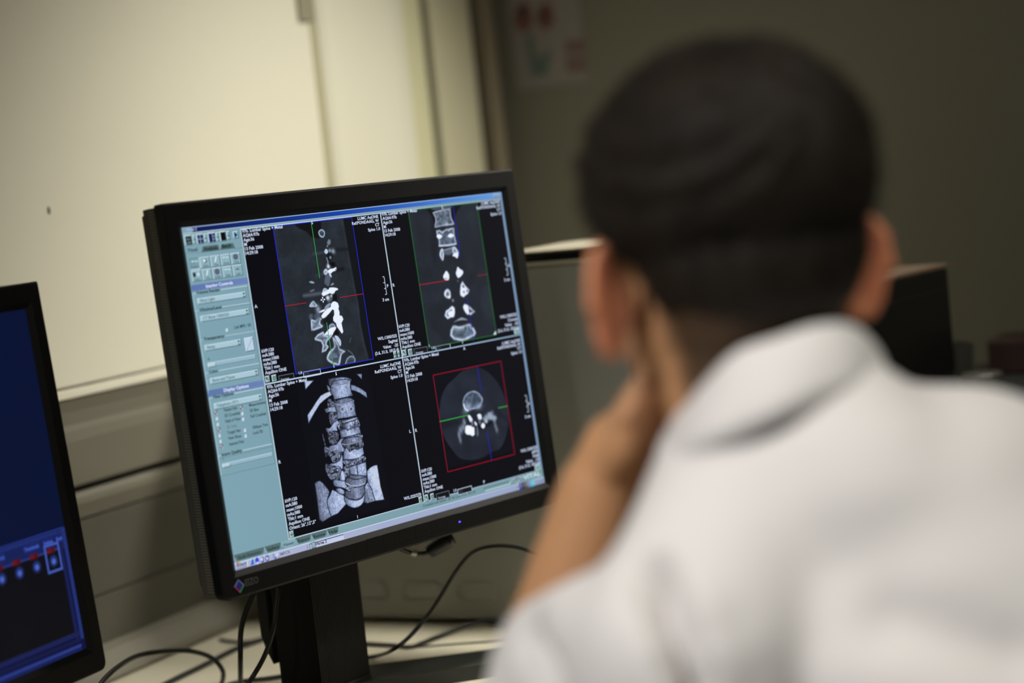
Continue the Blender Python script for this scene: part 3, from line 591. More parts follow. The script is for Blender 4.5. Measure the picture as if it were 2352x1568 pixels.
# ---------------------------------------------------------------- the four scan views, drawn pixel by pixel on the display grid
def vnoise(shape, cell, seed):
    r = np.random.default_rng(seed); h, w_ = shape; gh, gw = int(h/cell)+3, int(w_/cell)+3; g = r.random((gh, gw))
    y = np.arange(h)/cell; x = np.arange(w_)/cell; yi = y.astype(int); xi = x.astype(int); fy = (y-yi)[:, None]; fx = (x-xi)[None]; fy = fy*fy*(3-2*fy); fx = fx*fx*(3-2*fx)
    a = g[np.ix_(yi, xi)]; b = g[np.ix_(yi, xi+1)]; c = g[np.ix_(yi+1, xi)]; d = g[np.ix_(yi+1, xi+1)]
    return (a*(1-fx)+b*fx)*(1-fy)+(c*(1-fx)+d*fx)*fy
class Raster:
    def __init__(s, a, b, cell, base):
        s.u0, s.u1 = min(a[0], b[0]), max(a[0], b[0]); s.v0, s.v1 = min(a[1], b[1]), max(a[1], b[1])
        s.nx, s.ny = int((s.u1-s.u0)/cell)+1, int((s.v1-s.v0)/cell)+1; s.cell = cell
        s.U, s.V = np.meshgrid(np.linspace(s.u0, s.u1, s.nx), np.linspace(s.v0, s.v1, s.ny)); s.I = np.empty((s.ny, s.nx, 3)); s.I[:] = base; s.sh = (s.ny, s.nx)
    def sd(s, P, closed=True):
        """signed distance (m), negative inside"""
        P = np.asarray(P, float); m = .004
        d = np.full(s.sh, 1.0); ins = np.zeros(s.sh, bool); n = len(P)
        for i in range(n if closed else n-1):
            a, b = P[i], P[(i+1) % n]; e = b-a; L = e@e+1e-12
            t = np.clip(((s.U-a[0])*e[0]+(s.V-a[1])*e[1])/L, 0, 1); d = np.minimum(d, np.hypot(s.U-a[0]-t*e[0], s.V-a[1]-t*e[1]))
            if closed and a[1] != b[1]:
                c = ((a[1] > s.V) != (b[1] > s.V)) & (s.U < (b[0]-a[0])*(s.V-a[1])/(b[1]-a[1])+a[0]); ins ^= c
        return np.where(ins, -d, d) if closed else d
    def mix(s, k, col): k = np.clip(k, 0, 1)[..., None]; s.I = s.I*(1-k)+np.asarray(col, float)*k
    def fill(s, P, col, soft=.0006, al=1.0, smooth=True):
        if smooth: P = closed_spline(P)
        d = s.sd(P); s.mix(al*np.clip(.5-d/soft, 0, 1), col); return d
    def bone(s, P, inner=(88, 100, 118), rim=(190, 204, 228), rw=.0008, soft=.0007, al=1, smooth=True, ns=.3):
        if smooth: P = closed_spline(P)
        d = s.sd(P); n = vnoise(s.sh, 5, len(P)*13+int(abs(P[0][0])*1e5)); k = np.clip(.5-d/soft, 0, 1)
        c = np.asarray(inner)*1.22*(1-ns+2*ns*n)[..., None]; kk = (k*al)[..., None]; s.I = s.I*(1-kk)+c*kk
        r = np.exp(-((d+rw*.4)/(rw*.8))**2)*(.6+.6*vnoise(s.sh, 9, 77)); s.mix(r*al, rim)
    def stroke(s, P, col, w_, al=1, soft=.0006): d = s.sd(P, False); s.mix(al*np.clip(.5-(d-w_/2)/soft, 0, 1), col)
    def blob(s, c, r, col, al=1, ry=None, rot=0):
        du, dv_ = s.U-c[0], s.V-c[1]; cr, sr = math.cos(rot), math.sin(rot); a = du*cr+dv_*sr; b = -du*sr+dv_*cr; ry = ry or r
        s.mix(al*np.exp(-((a/r)**2+(b/ry)**2)), col)
    def emit(s, name, ink, parent, lay=4, n=0):
        if n: s.I *= (1-n+2*n*RNG.random(s.sh))[..., None]
        I = np.clip(s.I, 0, 255)/255; L = np.where(I <= .04045, I/12.92, ((I+.055)/1.055)**2.4).reshape(-1, 3)
        v = ink.F.O + np.outer(s.U.ravel(), ink.F.X) + np.outer(s.V.ravel(), ink.F.U) + ink.F.N*(.0002+lay*.00005)
        idx = np.arange(s.nx*s.ny).reshape(s.sh); f = np.stack([idx[:-1, :-1], idx[:-1, 1:], idx[1:, 1:], idx[1:, :-1]], -1).reshape(-1, 4)
        me = bpy.data.meshes.new(name); me.vertices.add(len(v)); me.vertices.foreach_set('co', v.ravel()); me.loops.add(len(f)*4); me.loops.foreach_set('vertex_index', f.ravel())
        me.polygons.add(len(f)); me.polygons.foreach_set('loop_start', np.arange(len(f))*4); me.update(calc_edges=True)
        at = me.color_attributes.new('Col', 'FLOAT_COLOR', 'POINT'); buf = np.ones((len(v), 4), np.float32); buf[:, :3] = L; at.data.foreach_set('color', buf.ravel()); me.materials.append(MD)
        return put(name, me, parent)
def closed_spline(P, n=4):
    P = np.asarray(P, float); N = len(P); out = []
    for i in range(N):
        p0, p1, p2, p3 = P[i-1], P[i], P[(i+1) % N], P[(i+2) % N]
        for k in range(n):
            t = k/n; out.append(.5*((2*p1)+(-p0+p2)*t+(2*p0-5*p1+4*p2-p3)*t*t+(-p0+3*p1-3*p2+p3)*t**3))
    return np.array(out)
WHT = (232, 240, 255)
# sagittal
r = Raster(*SG, .0005, (36, 42, 50))
r.I *= (.86+.28*vnoise(r.sh, 22, 3))[..., None]*(.94+.12*vnoise(r.sh, 5, 4))[..., None]
skin = [(905, 100), (930, 240), (960, 420), (985, 560), (1015, 720), (1045, 860), (1065, 1040), (1100, 1220), (1150, 1400), (1400, 1400), (1200, 60)]
r.fill(qs('D', skin), (13, 15, 21), smooth=False, soft=.001); r.stroke(qs('D', [(p[0]-14, p[1]) for p in skin[:9]]), (52, 60, 70), .0012, .45)
r.fill(qs('D', [(480, 150), (520, 205), (590, 240), (625, 280), (660, 290), (700, 285), (700, 130)]), (13, 14, 18), soft=.002)
r.fill(qs('C3', [(700, 620), (700, 660), (965, 645), (950, 605)]), (16, 18, 22), soft=.004, al=.8)
r.stroke(qs('C3', [(250, 725), (470, 690)]), (78, 86, 98), .0022, .5, .003); r.stroke(qs('C4', [(60, 150), (400, 100)]), (110, 120, 134), .003, .6, .003)
r.stroke(qs('C3', [(300, 1165), (470, 1120)]), (70, 78, 88), .002, .4, .003)
r.bone(qs('C3', [(420, 235), (465, 262), (482, 310), (470, 370), (435, 392), (385, 365), (357, 305), (375, 255)]), (52, 60, 72), (168, 186, 208), .0009)
for P in ([(565, 430), (600, 465), (595, 520), (560, 545), (525, 500)], [(540, 535), (550, 560), (540, 590), (515, 575)]): r.fill(qs('C3', P), (128, 142, 160), soft=.0014, al=.8)
r.bone(qs('C3', [(505, 628), (540, 660), (538, 700), (510, 718), (478, 680)]), (110, 130, 160), (205, 220, 240), .0010)
r.fill(qs('C3', [(600, 700), (650, 740), (640, 820), (600, 860), (550, 850), (520, 780), (540, 720)]), (12, 13, 17), soft=.002)
r.fill(qs('C3', [(570, 890), (680, 890), (690, 960), (650, 975), (580, 960)]), (8, 9, 12), soft=.0016)
for c_, rr in (((595, 795), .0016), ((580, 655), .0018), ((650, 670), .0026)): r.blob(q('C3', *c_), rr, (170, 185, 205), .8)
r.stroke(qs('C3', [(520, 800), (545, 880), (545, 980)]), (140, 156, 178), .0014, .8); r.blob(q('C3', 555, 975), .0022, (225, 232, 245), 1)
r.bone(qs('C3', [(500, 1030), (535, 1060), (530, 1115), (490, 1135), (460, 1080)]), (90, 110, 140), (215, 226, 246), .0014)
r.fill(qs('C3', [(545, 1060), (600, 1020), (650, 1015), (700, 990), (720, 1010), (718, 1055), (650, 1075), (610, 1110), (555, 1105)]), WHT)
r.stroke(qs('C3', [(725, 1050), (850, 1020)]), (12, 13, 17), .003, .8, .003)
r.fill(qs('C3', [(560, 1110), (600, 1110), (620, 1190), (580, 1170)]), (190, 205, 228), soft=.001)
r.fill(qs('C3', [(520, 1130), (590, 1180), (590, 1260), (560, 1370), (480, 1310), (490, 1200)]), (92, 104, 122), soft=.0016, al=.8); r.fill(qs('C3', [(600, 1340), (650, 1300), (660, 1330), (620, 1355)]), (140, 152, 172), soft=.001)
r.fill(qs('C3', [(170, 1285), (220, 1270), (278, 1300), (230, 1312)]), (170, 184, 204), soft=.0014); r.fill(qs('C3', [(180, 1470), (250, 1435), (280, 1445), (220, 1478)]), (110, 122, 140), soft=.0016)
r.fill(qs('C4', [(380, 105), (430, 60), (500, 35), (520, 5), (590, 0), (660, 15), (672, 40), (625, 65), (600, 120), (570, 125), (530, 105), (470, 130), (405, 155)]), WHT)
r.bone(qs('C4', [(400, 55), (425, 18), (460, 25), (480, 50), (410, 75)]), (100, 112, 130), (190, 205, 228), .0009)
r.fill(qs('C4', [(570, 130), (640, 120), (655, 240), (570, 240)]), (12, 13, 17), soft=.0024)
r.fill(qs('C4', [(470, 150), (560, 150), (570, 230), (500, 270), (480, 220)]), (88, 100, 118), soft=.002, al=.7); r.blob(q('C4', 487, 187), .0022, WHT); r.blob(q('C4', 553, 150), .0014, WHT, .8)
r.bone(qs('C4', [(232, 245), (270, 290), (298, 325), (270, 345), (170, 345), (165, 320), (195, 270)]), (96, 106, 122), (180, 194, 216), .0010)
r.fill(qs('C4', [(420, 400), (450, 330), (510, 285), (545, 290), (500, 370), (440, 420)]), (138, 150, 170), soft=.001)
r.fill(qs('C4', [(330, 435), (420, 395), (430, 425), (350, 455)]), WHT); r.blob(q('C4', 315, 400), .0030, (150, 164, 186), .9, .0045)
r.fill(qs('C4', [(545, 300), (575, 258), (620, 250), (670, 280), (690, 340), (680, 385), (700, 440), (700, 500), (745, 515), (768, 570), (750, 615), (735, 640), (768, 800), (745, 832), (720, 800), (650, 700), (640, 650), (590, 600), (583, 540), (605, 490), (600, 410), (570, 395), (530, 450), (450, 540), (400, 560), (368, 520), (400, 465), (470, 390), (540, 350)]), WHT, smooth=False)
r.fill(qs('C4', [(480, 520), (570, 480), (560, 600), (580, 640), (470, 680), (400, 610)]), (18, 20, 25), soft=.003, al=.8)
r.bone(qs('C4', [(185, 570), (260, 600), (330, 540), (375, 560), (350, 600), (350, 660), (398, 690), (385, 715), (240, 770), (195, 770), (190, 660)]), (92, 104, 122), (190, 204, 226), .0013, smooth=False)
r.fill(qs('C4', [(155, 490), (210, 480), (215, 560), (165, 580)]), (84, 96, 112), soft=.0016, al=.8); r.fill(qs('C4', [(240, 500), (330, 480), (350, 560), (280, 600)]), (84, 96, 112), soft=.003, al=.7)
r.bone(qs('C4', [(510, 700), (570, 650), (620, 700), (560, 790)]), (96, 108, 126), (160, 174, 196), .0010)
r.fill(qs('C4', [(430, 840), (520, 740), (625, 710), (635, 740), (590, 830), (540, 880), (480, 850), (420, 870)]), WHT)
r.fill(qs('C4', [(590, 830), (650, 760), (690, 830), (640, 870)]), (10, 11, 15), soft=.0024)
r.bone(qs('C4', [(255, 915), (310, 850), (405, 800), (430, 860), (500, 870), (550, 850), (560, 870), (530, 910), (480, 960), (460, 1020), (500, 1070), (450, 1140), (385, 1165), (400, 1040), (370, 970), (260, 940)]), (92, 104, 120), (182, 196, 220), .0012, smooth=False)
r.bone(qs('C4', [(580, 900), (640, 960), (690, 1060), (700, 1100), (780, 1140), (795, 1155), (735, 1210), (700, 1380), (660, 1395), (560, 1360), (475, 1285), (520, 1160), (600, 1080), (600, 1000)]), (70, 80, 96), (188, 202, 226), .0014)
r.bone(qs('C4', [(615, 880), (660, 880), (710, 940), (725, 1000), (715, 1050), (680, 1000)]), (130, 145, 170), (205, 218, 240), .0010)
r.bone(qs('C4', [(800, 1420), (830, 1290), (900, 1235), (960, 1250), (988, 1310), (960, 1360), (900, 1390), (860, 1420)]), (48, 56, 66), (140, 154, 176), .0010)
r.stroke(qs('C4', [(850, 1130), (920, 1180), (960, 1240)]), (120, 132, 150), .0009, .7); r.stroke(qs('C4', [(908, 910), (880, 990)]), (90, 100, 116), .0008, .8)
r.emit('sagittal_scan', I1, screen1, 4, .03)
# coronal
r = Raster(*CO, .0005, (33, 38, 47)); r.I *= (.86+.28*vnoise(r.sh, 26, 8))[..., None]*(.95+.1*vnoise(r.sh, 5, 9))[..., None]
r.fill(qs('C5', [(160, 140), (280, 120), (330, 300), (320, 480), (270, 330), (230, 260)]), (12, 13, 18), soft=.0016); r.fill(qs('C5', [(645, 100), (860, 80), (790, 200), (740, 330), (720, 450), (660, 330), (650, 200)]), (12, 13, 18), soft=.0016)
r.fill(qs('C5', [(250, 420), (330, 420), (400, 900), (330, 1300), (270, 1000)]), (24, 27, 33), soft=.004, al=.6)
r.fill(qs('C6', [(1290, 380), (1420, 330), (1500, 900), (1370, 960), (1260, 700)]), (42, 50, 58), soft=.004, al=.6); r.fill(qs('C6', [(160, 1120), (340, 1240), (480, 1400), (200, 1500)]), (40, 46, 55), soft=.003, al=.5)
r.fill(qs('C5', [(270, 160), (640, 120), (640, 160), (510, 150), (330, 190)]), (78, 88, 104), soft=.001)
r.bone(qs('C5', [(290, 245), (400, 210), (500, 185), (640, 165), (645, 200), (650, 320), (712, 465), (700, 485), (520, 505), (340, 542), (332, 520), (350, 420), (345, 350)]), (72, 82, 96), (170, 184, 206), .0010, smooth=False)
r.blob(q('C5', 570, 470), .0022, (190, 202, 222), .8); r.blob(q('C5', 532, 215), .002, (150, 164, 186), .7, .004)
r.bone(qs('C5', [(365, 610), (430, 600), (480, 640), (560, 580), (715, 552), (718, 680), (762, 860), (750, 880), (600, 905), (420, 920), (415, 800), (375, 680)]), (70, 80, 96), (186, 200, 222), .0011, smooth=False)
for c_ in ((470, 625), (610, 590)): r.fill(qs('C5', [(c_[0]-35, c_[1]-20), (c_[0], c_[1]+5), (c_[0]+35, c_[1]-25), (c_[0]+5, c_[1]+35)]), (180, 194, 216), soft=.0012)
r.fill(qs('C5', [(370, 710), (420, 675), (475, 710), (465, 750), (420, 768), (385, 750)]), WHT); r.fill(qs('C5', [(590, 710), (650, 660), (705, 690), (715, 710), (660, 748), (610, 735)]), WHT)
r.stroke(qs('C5', [(420, 908), (600, 900), (755, 872)]), (205, 216, 236), .0016, .8)
r.bone(qs('C5', [(490, 975), (510, 1060), (500, 1190), (470, 1180), (435, 1090), (450, 1000)]), (110, 124, 146), (214, 226, 246), .0014)
r.fill(qs('C5', [(520, 1000), (690, 945), (690, 1030), (640, 1090), (530, 1080)]), (84, 96, 112), soft=.0018); r.stroke(qs('C5', [(520, 995), (690, 948)]), (150, 166, 188), .0012, .8)
r.bone(qs('C5', [(690, 950), (730, 935), (785, 1010), (795, 1060), (700, 1060)]), (120, 134, 156), (200, 214, 236), .0014)
r.fill(qs('C5', [(690, 1090), (740, 1050), (800, 1060), (795, 1130), (775, 1160), (740, 1130), (690, 1110)]), WHT)
r.fill(qs('C6', [(560, 18), (600, 60), (620, 120), (610, 190), (580, 210), (520, 180), (500, 125), (530, 60)]), WHT); r.stroke(qs('C6', [(535, 172), (575, 168)]), (60, 66, 80), .0008, .8)
r.fill(qs('C5', [(788, 1330), (830, 1370), (880, 1400), (900, 1440), (870, 1500), (800, 1550), (755, 1460), (770, 1400)]), WHT)
r.bone(qs('C6', [(885, 235), (930, 310), (1015, 400), (985, 470), (940, 500), (905, 535), (850, 500), (842, 430), (855, 300)]), (160, 176, 200), WHT, .0014, smooth=False); r.fill(qs('C6', [(860, 360), (900, 350), (960, 380), (960, 450), (905, 530), (850, 490)]), WHT)
r.fill(qs('C6', [(890, 290), (930, 345), (890, 350)]), (70, 84, 100)); r.fill(qs('C6', [(970, 400), (1000, 400), (975, 450)]), (60, 74, 90)); r.blob(q('C6', 915, 440), .0012, (60, 70, 84))
r.bone(qs('C6', [(590, 390), (635, 440), (640, 540), (625, 562), (560, 545), (528, 490), (545, 420)]), (70, 82, 98), WHT, .0018)
r.fill(qs('C6', [(580, 545), (640, 500), (635, 560)]), WHT); r.blob(q('C6', 695, 608), .0016, (130, 142, 160)); r.blob(q('C6', 792, 215), .0012, (90, 100, 116))
r.bone(qs('C6', [(680, 725), (720, 760), (728, 850), (710, 930), (650, 940), (590, 970), (535, 910), (560, 820), (610, 790), (660, 740)]), (110, 124, 146), (220, 230, 250), .0015, smooth=False); r.fill(qs('C6', [(600, 850), (650, 820), (710, 830), (715, 920), (660, 938), (605, 900)]), WHT); r.fill(qs('C6', [(665, 735), (715, 760), (722, 850), (690, 840), (680, 790)]), WHT)
r.bone(qs('C6', [(905, 740), (930, 690), (1010, 720), (1125, 830), (1060, 885), (980, 880), (930, 810)]), (40, 48, 60), (216, 228, 248), .0016, smooth=False); r.fill(qs('C6', [(905, 740), (930, 690), (1005, 720), (1020, 800), (1020, 880), (970, 870), (925, 800)]), WHT)
r.fill(qs('C6', [(715, 1045), (800, 980), (880, 950), (995, 1000), (900, 1000), (790, 1015)]), (140, 152, 172), soft=.0012)
r.bone(qs('C6', [(695, 1130), (720, 1120), (820, 1140), (900, 1120), (1000, 1080), (1050, 1090), (1070, 1150), (1105, 1160), (1148, 1260), (1120, 1310), (920, 1410), (860, 1410), (720, 1385), (650, 1310), (655, 1210)]), (72, 84, 98), (200, 212, 234), .0018, smooth=False)
r.fill(qs('C6', [(690, 1150), (720, 1120), (800, 1150), (900, 1130), (930, 1180), (820, 1210), (720, 1200)]), (150, 164, 186), soft=.003, al=.6); r.fill(qs('C6', [(925, 1165), (945, 1125), (955, 1130), (935, 1180)]), (22, 26, 32), soft=.001)
r.fill(qs('C6', [(1540, 1230), (1565, 1220), (1570, 1300), (1520, 1350), (1480, 1350)]), WHT); r.blob(q('C6', 210, 1520), .0015, WHT)
r.emit('coronal_scan', I1, screen1, 4, .03)
# axial
a, b = AX; r = Raster((a[0]-.002, a[1]+.004), (b[0]+.004, b[1]+.001), .0005, (6, 8, 17))
body = [(425, 60), (560, -60), (740, -120), (930, -100), (1100, 30), (1240, 220), (1340, 470), (1385, 720), (1390, 900), (1330, 1150), (1240, 1330), (1080, 1400), (930, 1490), (760, 1535), (600, 1530), (490, 1490), (390, 1370), (270, 1200), (205, 1050), (150, 800), (150, 600), (190, 380), (280, 200)]
d = r.fill(qs('C7', body), (32, 37, 49), soft=.0012)
k = (d < 0)[..., None]; r.I = np.where(k, r.I*(.85+.3*vnoise(r.sh, 24, 31))[..., None], r.I)
r.fill(qs('C7', [(160, 850), (450, 830), (560, 900), (420, 900), (200, 1000)]), (22, 26, 35), soft=.005, al=.8); r.fill(qs('C7', [(1150, 600), (1350, 760), (1380, 850), (1200, 730)]), (22, 26, 35), soft=.005, al=.8)
r.bone(qs('C7', [(750, 298), (850, 335), (915, 420), (918, 480), (885, 560), (850, 600), (740, 620), (650, 655), (600, 610), (575, 540), (580, 440), (640, 345)]), (56, 66, 82), (160, 178, 204), .0011)
r.blob(q('C7', 650, 600), .0075, (170, 188, 214), .75, .004, .6); r.blob(q('C7', 850, 570), .0055, (160, 178, 204), .7, .0035); r.stroke(qs('C7', [(585, 540), (610, 620), (655, 652)]), WHT, .0016, .9)
r.fill(qs('C7', [(600, 930), (770, 900), (1000, 860), (1090, 820), (1080, 900), (860, 990), (790, 960)]), (8, 10, 16), soft=.003, al=.7)
for P in ([(655, 735), (690, 730), (740, 800), (735, 845), (705, 852), (680, 810)], [(825, 740), (850, 708), (895, 720), (905, 800), (850, 805), (840, 760)], [(775, 850), (800, 855), (825, 900), (800, 920)], [(900, 900), (930, 870), (965, 900), (960, 950), (930, 970), (900, 940)]): r.fill(qs('C7', P), WHT)
r.fill(qs('C7', [(612, 935), (640, 912), (720, 920), (745, 945), (775, 945), (780, 1080), (745, 1110), (700, 1085), (640, 1080), (608, 1040)]), (240, 246, 255), soft=.001, smooth=False)
r.fill(qs('C7', [(815, 920), (835, 940), (850, 1080), (820, 1095)]), (110, 122, 142), soft=.0016, al=.85); r.blob(q('C7', 988, 838), .0022, WHT)
for i in range(70):
    t = RNG.random(); c_ = (930+220*t+RNG.normal()*16, 830-90*math.sin(t*2.6)+RNG.normal()*26+10*t); r.blob(q('C7', *c_), .0008+.0014*RNG.random(), (150, 164, 186), .55)
for P in ([(1040, 680), (1090, 760), (1060, 800), (1010, 770)], [(1070, 780), (1130, 760), (1140, 790), (1090, 800)]): r.fill(qs('C7', P), (150, 166, 186), soft=.002, al=.8)
for c_ in ((590, 840), (585, 960), (520, 985), (500, 1060), (525, 1185), (1135, 830), (1155, 920), (1180, 995), (600, 880), (560, 940), (505, 1110), (540, 1010), (740, 880), (875, 850)): r.blob(q('C7', *c_), .0019, (140, 154, 174), .7, .0034)
r.emit('axial_scan', I1, screen1, 4, .05)
# volume rendering of the spine
a, b = px(697, 862), px(884, 862); a2, b2 = px(735, 1200), px(884, 1145)
r = Raster((min(a[0], a2[0])-.004, a2[1]-.003), (b2[0]+.004, a[1]-.001), .00045, (7, 8, 17)); r0 = r.I.copy()
n1, n2, n3 = vnoise(r.sh, 14, 41), vnoise(r.sh, 5, 42), vnoise(r.sh, 2.4, 43); n4 = np.repeat(vnoise((r.sh[0]//5+1, r.sh[1]), 1.6, 44), 5, 0)[:r.sh[0], :r.sh[1]]
def bonevol(c, P, tone=1.0, rough=.3, smooth=True, edge=.65, top=None, cyl=.5):
    P = qs(c, P); P = closed_spline(P) if smooth else P; d = r.sd(P); k = np.clip(.5-d/.0005, 0, 1)
    us = P[:, 0]; uc = (us.min()+us.max())/2+.1*(us.max()-us.min()); hw = (us.max()-us.min())/2+1e-6
    cy = 1-cyl*np.clip(np.abs((r.U-uc+(r.V-P[:, 1].mean())*.0)/hw), 0, 1.2)**1.6
    t = tone*(.78*cy+.25)*(1-rough*.5+rough*n1)*(1-rough*.35+rough*.7*n2)*(1-rough*.25+rough*.5*n3)
    t = t*(1.04+.22*(n4-.5)+.2*(n3-.5)); col = np.stack([122*t, 134*t, 164*t], -1)+8
    col = np.minimum(col, np.array([196, 204, 226])); kk = k[..., None]; r.I = r.I*(1-kk)+col*kk
    e = np.exp(-((d)/.0006)**2)*edge; r.mix(e, (24, 30, 46)); return d
def rub(c, P, tone=.7):
    P = qs(c, P); P = closed_spline(P); d = r.sd(P); k = np.clip(.5-d/.0008, 0, 1)
    g = np.abs(n2-.5)*2; h = np.abs(n3-.5)*2; s_ = np.clip(1.15-.75*np.exp(-(g*4)**2)-.5*np.exp(-(h*3)**2), .2, 1.4)*tone*(.7+.6*n1)
    col = np.stack([126*s_, 137*s_, 166*s_], -1)+6; kk = (k*(.9))[..., None]; r.I = r.I*(1-kk)+np.minimum(col, 230)*kk
rub('V1', [(490, 1230), (510, 1220), (560, 1420), (540, 1430)], .6); rub('V1', [(530, 1480), (560, 1440), (600, 1480), (620, 1568), (540, 1568)], .7)
bonevol('V1', [(150, 200), (330, 195), (175, 365)], 1.35, .08, False, cyl=.1); bonevol('V1', [(1140, 72), (1245, 68), (1240, 172)], .95, .1, False, cyl=.1)
bonevol('V1', [(1030, 270), (1110, 290), (1230, 350), (1325, 420), (1345, 515), (1325, 515), (1200, 430), (1090, 385), (1040, 380)], 1.05, .15, False, cyl=.2)
bonevol('V1', [(575, 290), (600, 290), (650, 350), (640, 400), (600, 380)], 1.0, .3)
bonevol('V1', [(640, 395), (690, 460), (640, 490), (560, 545), (450, 640), (350, 800), (260, 960), (232, 1010), (210, 850), (300, 720), (380, 590), (460, 480), (550, 430)], 1.4, .1, False, cyl=.15)
bonevol('V1', [(605, 190), (640, 160), (860, 130), (1000, 150), (1030, 210), (700, 300), (625, 280)], .85, .5)
rub('V1', [(600, 560), (640, 540), (700, 600), (740, 560), (760, 800), (640, 800), (590, 660)], .85)
bonevol('V1', [(535, 740), (570, 725), (640, 700), (740, 690), (790, 730), (770, 800), (640, 790), (570, 810)], 1.0, .25)
rub('V1', [(620, 830), (760, 800), (770, 1000), (690, 1050), (640, 1000)], .85)
bonevol('V1', [(565, 1095), (640, 1090), (700, 1000), (790, 950), (800, 1000), (770, 1080), (780, 1150), (700, 1150), (600, 1180), (570, 1150)], 1.15, .2)
rub('V1', [(610, 1170), (700, 1160), (800, 1190), (790, 1320), (760, 1400), (650, 1400), (600, 1260)], .95)
bonevol('V1', [(610, 1470), (650, 1430), (760, 1400), (840, 1300), (900, 1290), (880, 1400), (940, 1540), (700, 1540), (620, 1520)], 1.1, .2)
rub('V2', [(660, 120), (800, 110), (870, 200), (820, 330), (700, 350), (640, 240), (600, 200), (560, 240), (540, 120), (600, 60)], .95)
bonevol('V2', [(640, 370), (760, 345), (830, 290), (850, 210), (880, 230), (885, 440), (860, 470), (800, 420), (640, 410)], 1.25, .15)
rub('V2', [(550, 380), (600, 380), (650, 420), (760, 400), (850, 470), (850, 560), (830, 650), (700, 680), (620, 630), (560, 500)], 1.0)
bonevol('V2', [(865, 490), (920, 560), (930, 660), (900, 710), (830, 690), (830, 600)], 1.3, .1)
# pelvis
bonevol('V2', [(350, 740), (400, 700), (445, 690), (500, 730), (600, 850), (630, 910), (590, 1040), (600, 1170), (660, 1370), (500, 1470), (440, 1430), (400, 1100)], .95, .3, False, cyl=.4)
bonevol('V2', [(640, 960), (680, 860), (750, 890), (900, 970), (960, 1120), (860, 1230), (790, 1310), (660, 1370), (590, 1150), (590, 1050)], 1.3, .2, False, cyl=.35)
bonevol('V2', [(750, 850), (830, 830), (910, 880), (900, 950), (800, 920)], 1.2, .2)
bonevol('V2', [(1290, 800), (1350, 710), (1410, 760), (1450, 860), (1500, 1070), (1350, 1120), (1280, 1100)], .95, .45, False)
bonevol('V2', [(1335, 510), (1400, 440), (1470, 400), (1535, 390), (1570, 600), (1600, 800), (1670, 1050), (1500, 1075), (1430, 850), (1350, 690)], 1.4, .3, False, cyl=.2)
# vertebral bodies, top to bottom
bonevol('V1', [(670, 260), (760, 280), (940, 240), (1030, 205), (1020, 300), (1040, 400), (1075, 480), (900, 520), (715, 560), (700, 480), (655, 440), (650, 320)], 1.15, .3, False)
bonevol('V1', [(670, 240), (700, 205), (850, 180), (960, 175), (1030, 205), (930, 245), (780, 275), (690, 275)], .95, .5); r.stroke(qs('V1', [(690, 280), (800, 275), (930, 240), (1020, 215)]), (190, 200, 228), .0007, .8)
bonevol('V1', [(730, 590), (860, 545), (1000, 520), (1090, 560), (1020, 600), (880, 630), (760, 640)], .85, .7)
bonevol('V1', [(725, 630), (860, 640), (1000, 605), (1095, 570), (1110, 680), (1120, 780), (1140, 860), (980, 895), (770, 925), (770, 800), (740, 700)], 1.1, .35, False); r.stroke(qs('V1', [(735, 640), (860, 640), (1000, 605), (1090, 575)]), (185, 196, 224), .0007, .8)
for c_ in ((875, 740), (1040, 735)): d_ = np.hypot(r.U-q('V1', *c_)[0], r.V-q('V1', *c_)[1]); r.mix(np.exp(-(d_/.0018)**2)*.9, (70, 72, 96)); r.mix(np.exp(-((d_-.0022)/.0007)**2)*.6, (200, 208, 230))
rub('V1', [(770, 980), (900, 940), (1140, 890), (1200, 1000), (1180, 1080), (940, 1140), (820, 1130)], 1.15)
bonevol('V1', [(860, 960), (1000, 930), (1140, 890), (1150, 920), (1000, 980), (880, 1010)], 1.2, .3)
bonevol('V1', [(920, 1020), (1090, 960), (1090, 1090), (940, 1140), (925, 1080)], 1.0, .6)
bonevol('V1', [(820, 1140), (940, 1110), (960, 1140), (1090, 1090), (1190, 1060), (1225, 1190), (1060, 1240), (850, 1285), (830, 1200)], 1.25, .3, False)
d_ = np.hypot(r.U-q('V1', 1110, 1110)[0], r.V-q('V1', 1110, 1110)[1]); r.mix(np.exp(-(d_/.0022)**2)*.8, (80, 76, 100))
rub('V1', [(930, 1290), (1220, 1210), (1250, 1290), (1100, 1320)], 1.1)
bonevol('V1', [(855, 1390), (900, 1310), (1000, 1280), (1150, 1260), (1240, 1280), (1240, 1330), (1100, 1380), (940, 1410)], .8, .4); r.stroke(qs('V1', [(870, 1400), (950, 1415), (1100, 1385), (1240, 1330)]), (195, 205, 232), .0009, .8)
rub('V1', [(870, 1410), (950, 1420), (1100, 1390), (1250, 1330), (1270, 1440), (1150, 1500), (1000, 1540), (900, 1480)], .9)
bonevol('V2', [(900, 130), (950, 60), (1010, 140), (1100, 90), (1160, 100), (1260, 50), (1285, 180), (1200, 260), (1050, 290), (890, 290)], 1.35, .2, False)
rub('V2', [(890, 310), (1100, 290), (1270, 220), (1320, 290), (1200, 370), (1000, 420), (930, 390)], 1.05)
bonevol('V2', [(1010, 430), (1120, 400), (1320, 330), (1340, 590), (1300, 620), (1180, 600), (1010, 560)], 1.25, .3, False); r.stroke(qs('V2', [(1150, 410), (1165, 600)]), (40, 46, 62), .0014, .9); r.stroke(qs('V2', [(1185, 440), (1190, 570)]), (60, 68, 86), .0006, .7)
rub('V2', [(900, 430), (1000, 430), (1030, 560), (1010, 640), (940, 640)], .95)
bonevol('V2', [(1010, 570), (1100, 590), (1230, 590), (1330, 610), (1320, 630), (1140, 668), (1010, 640)], .8, .3)
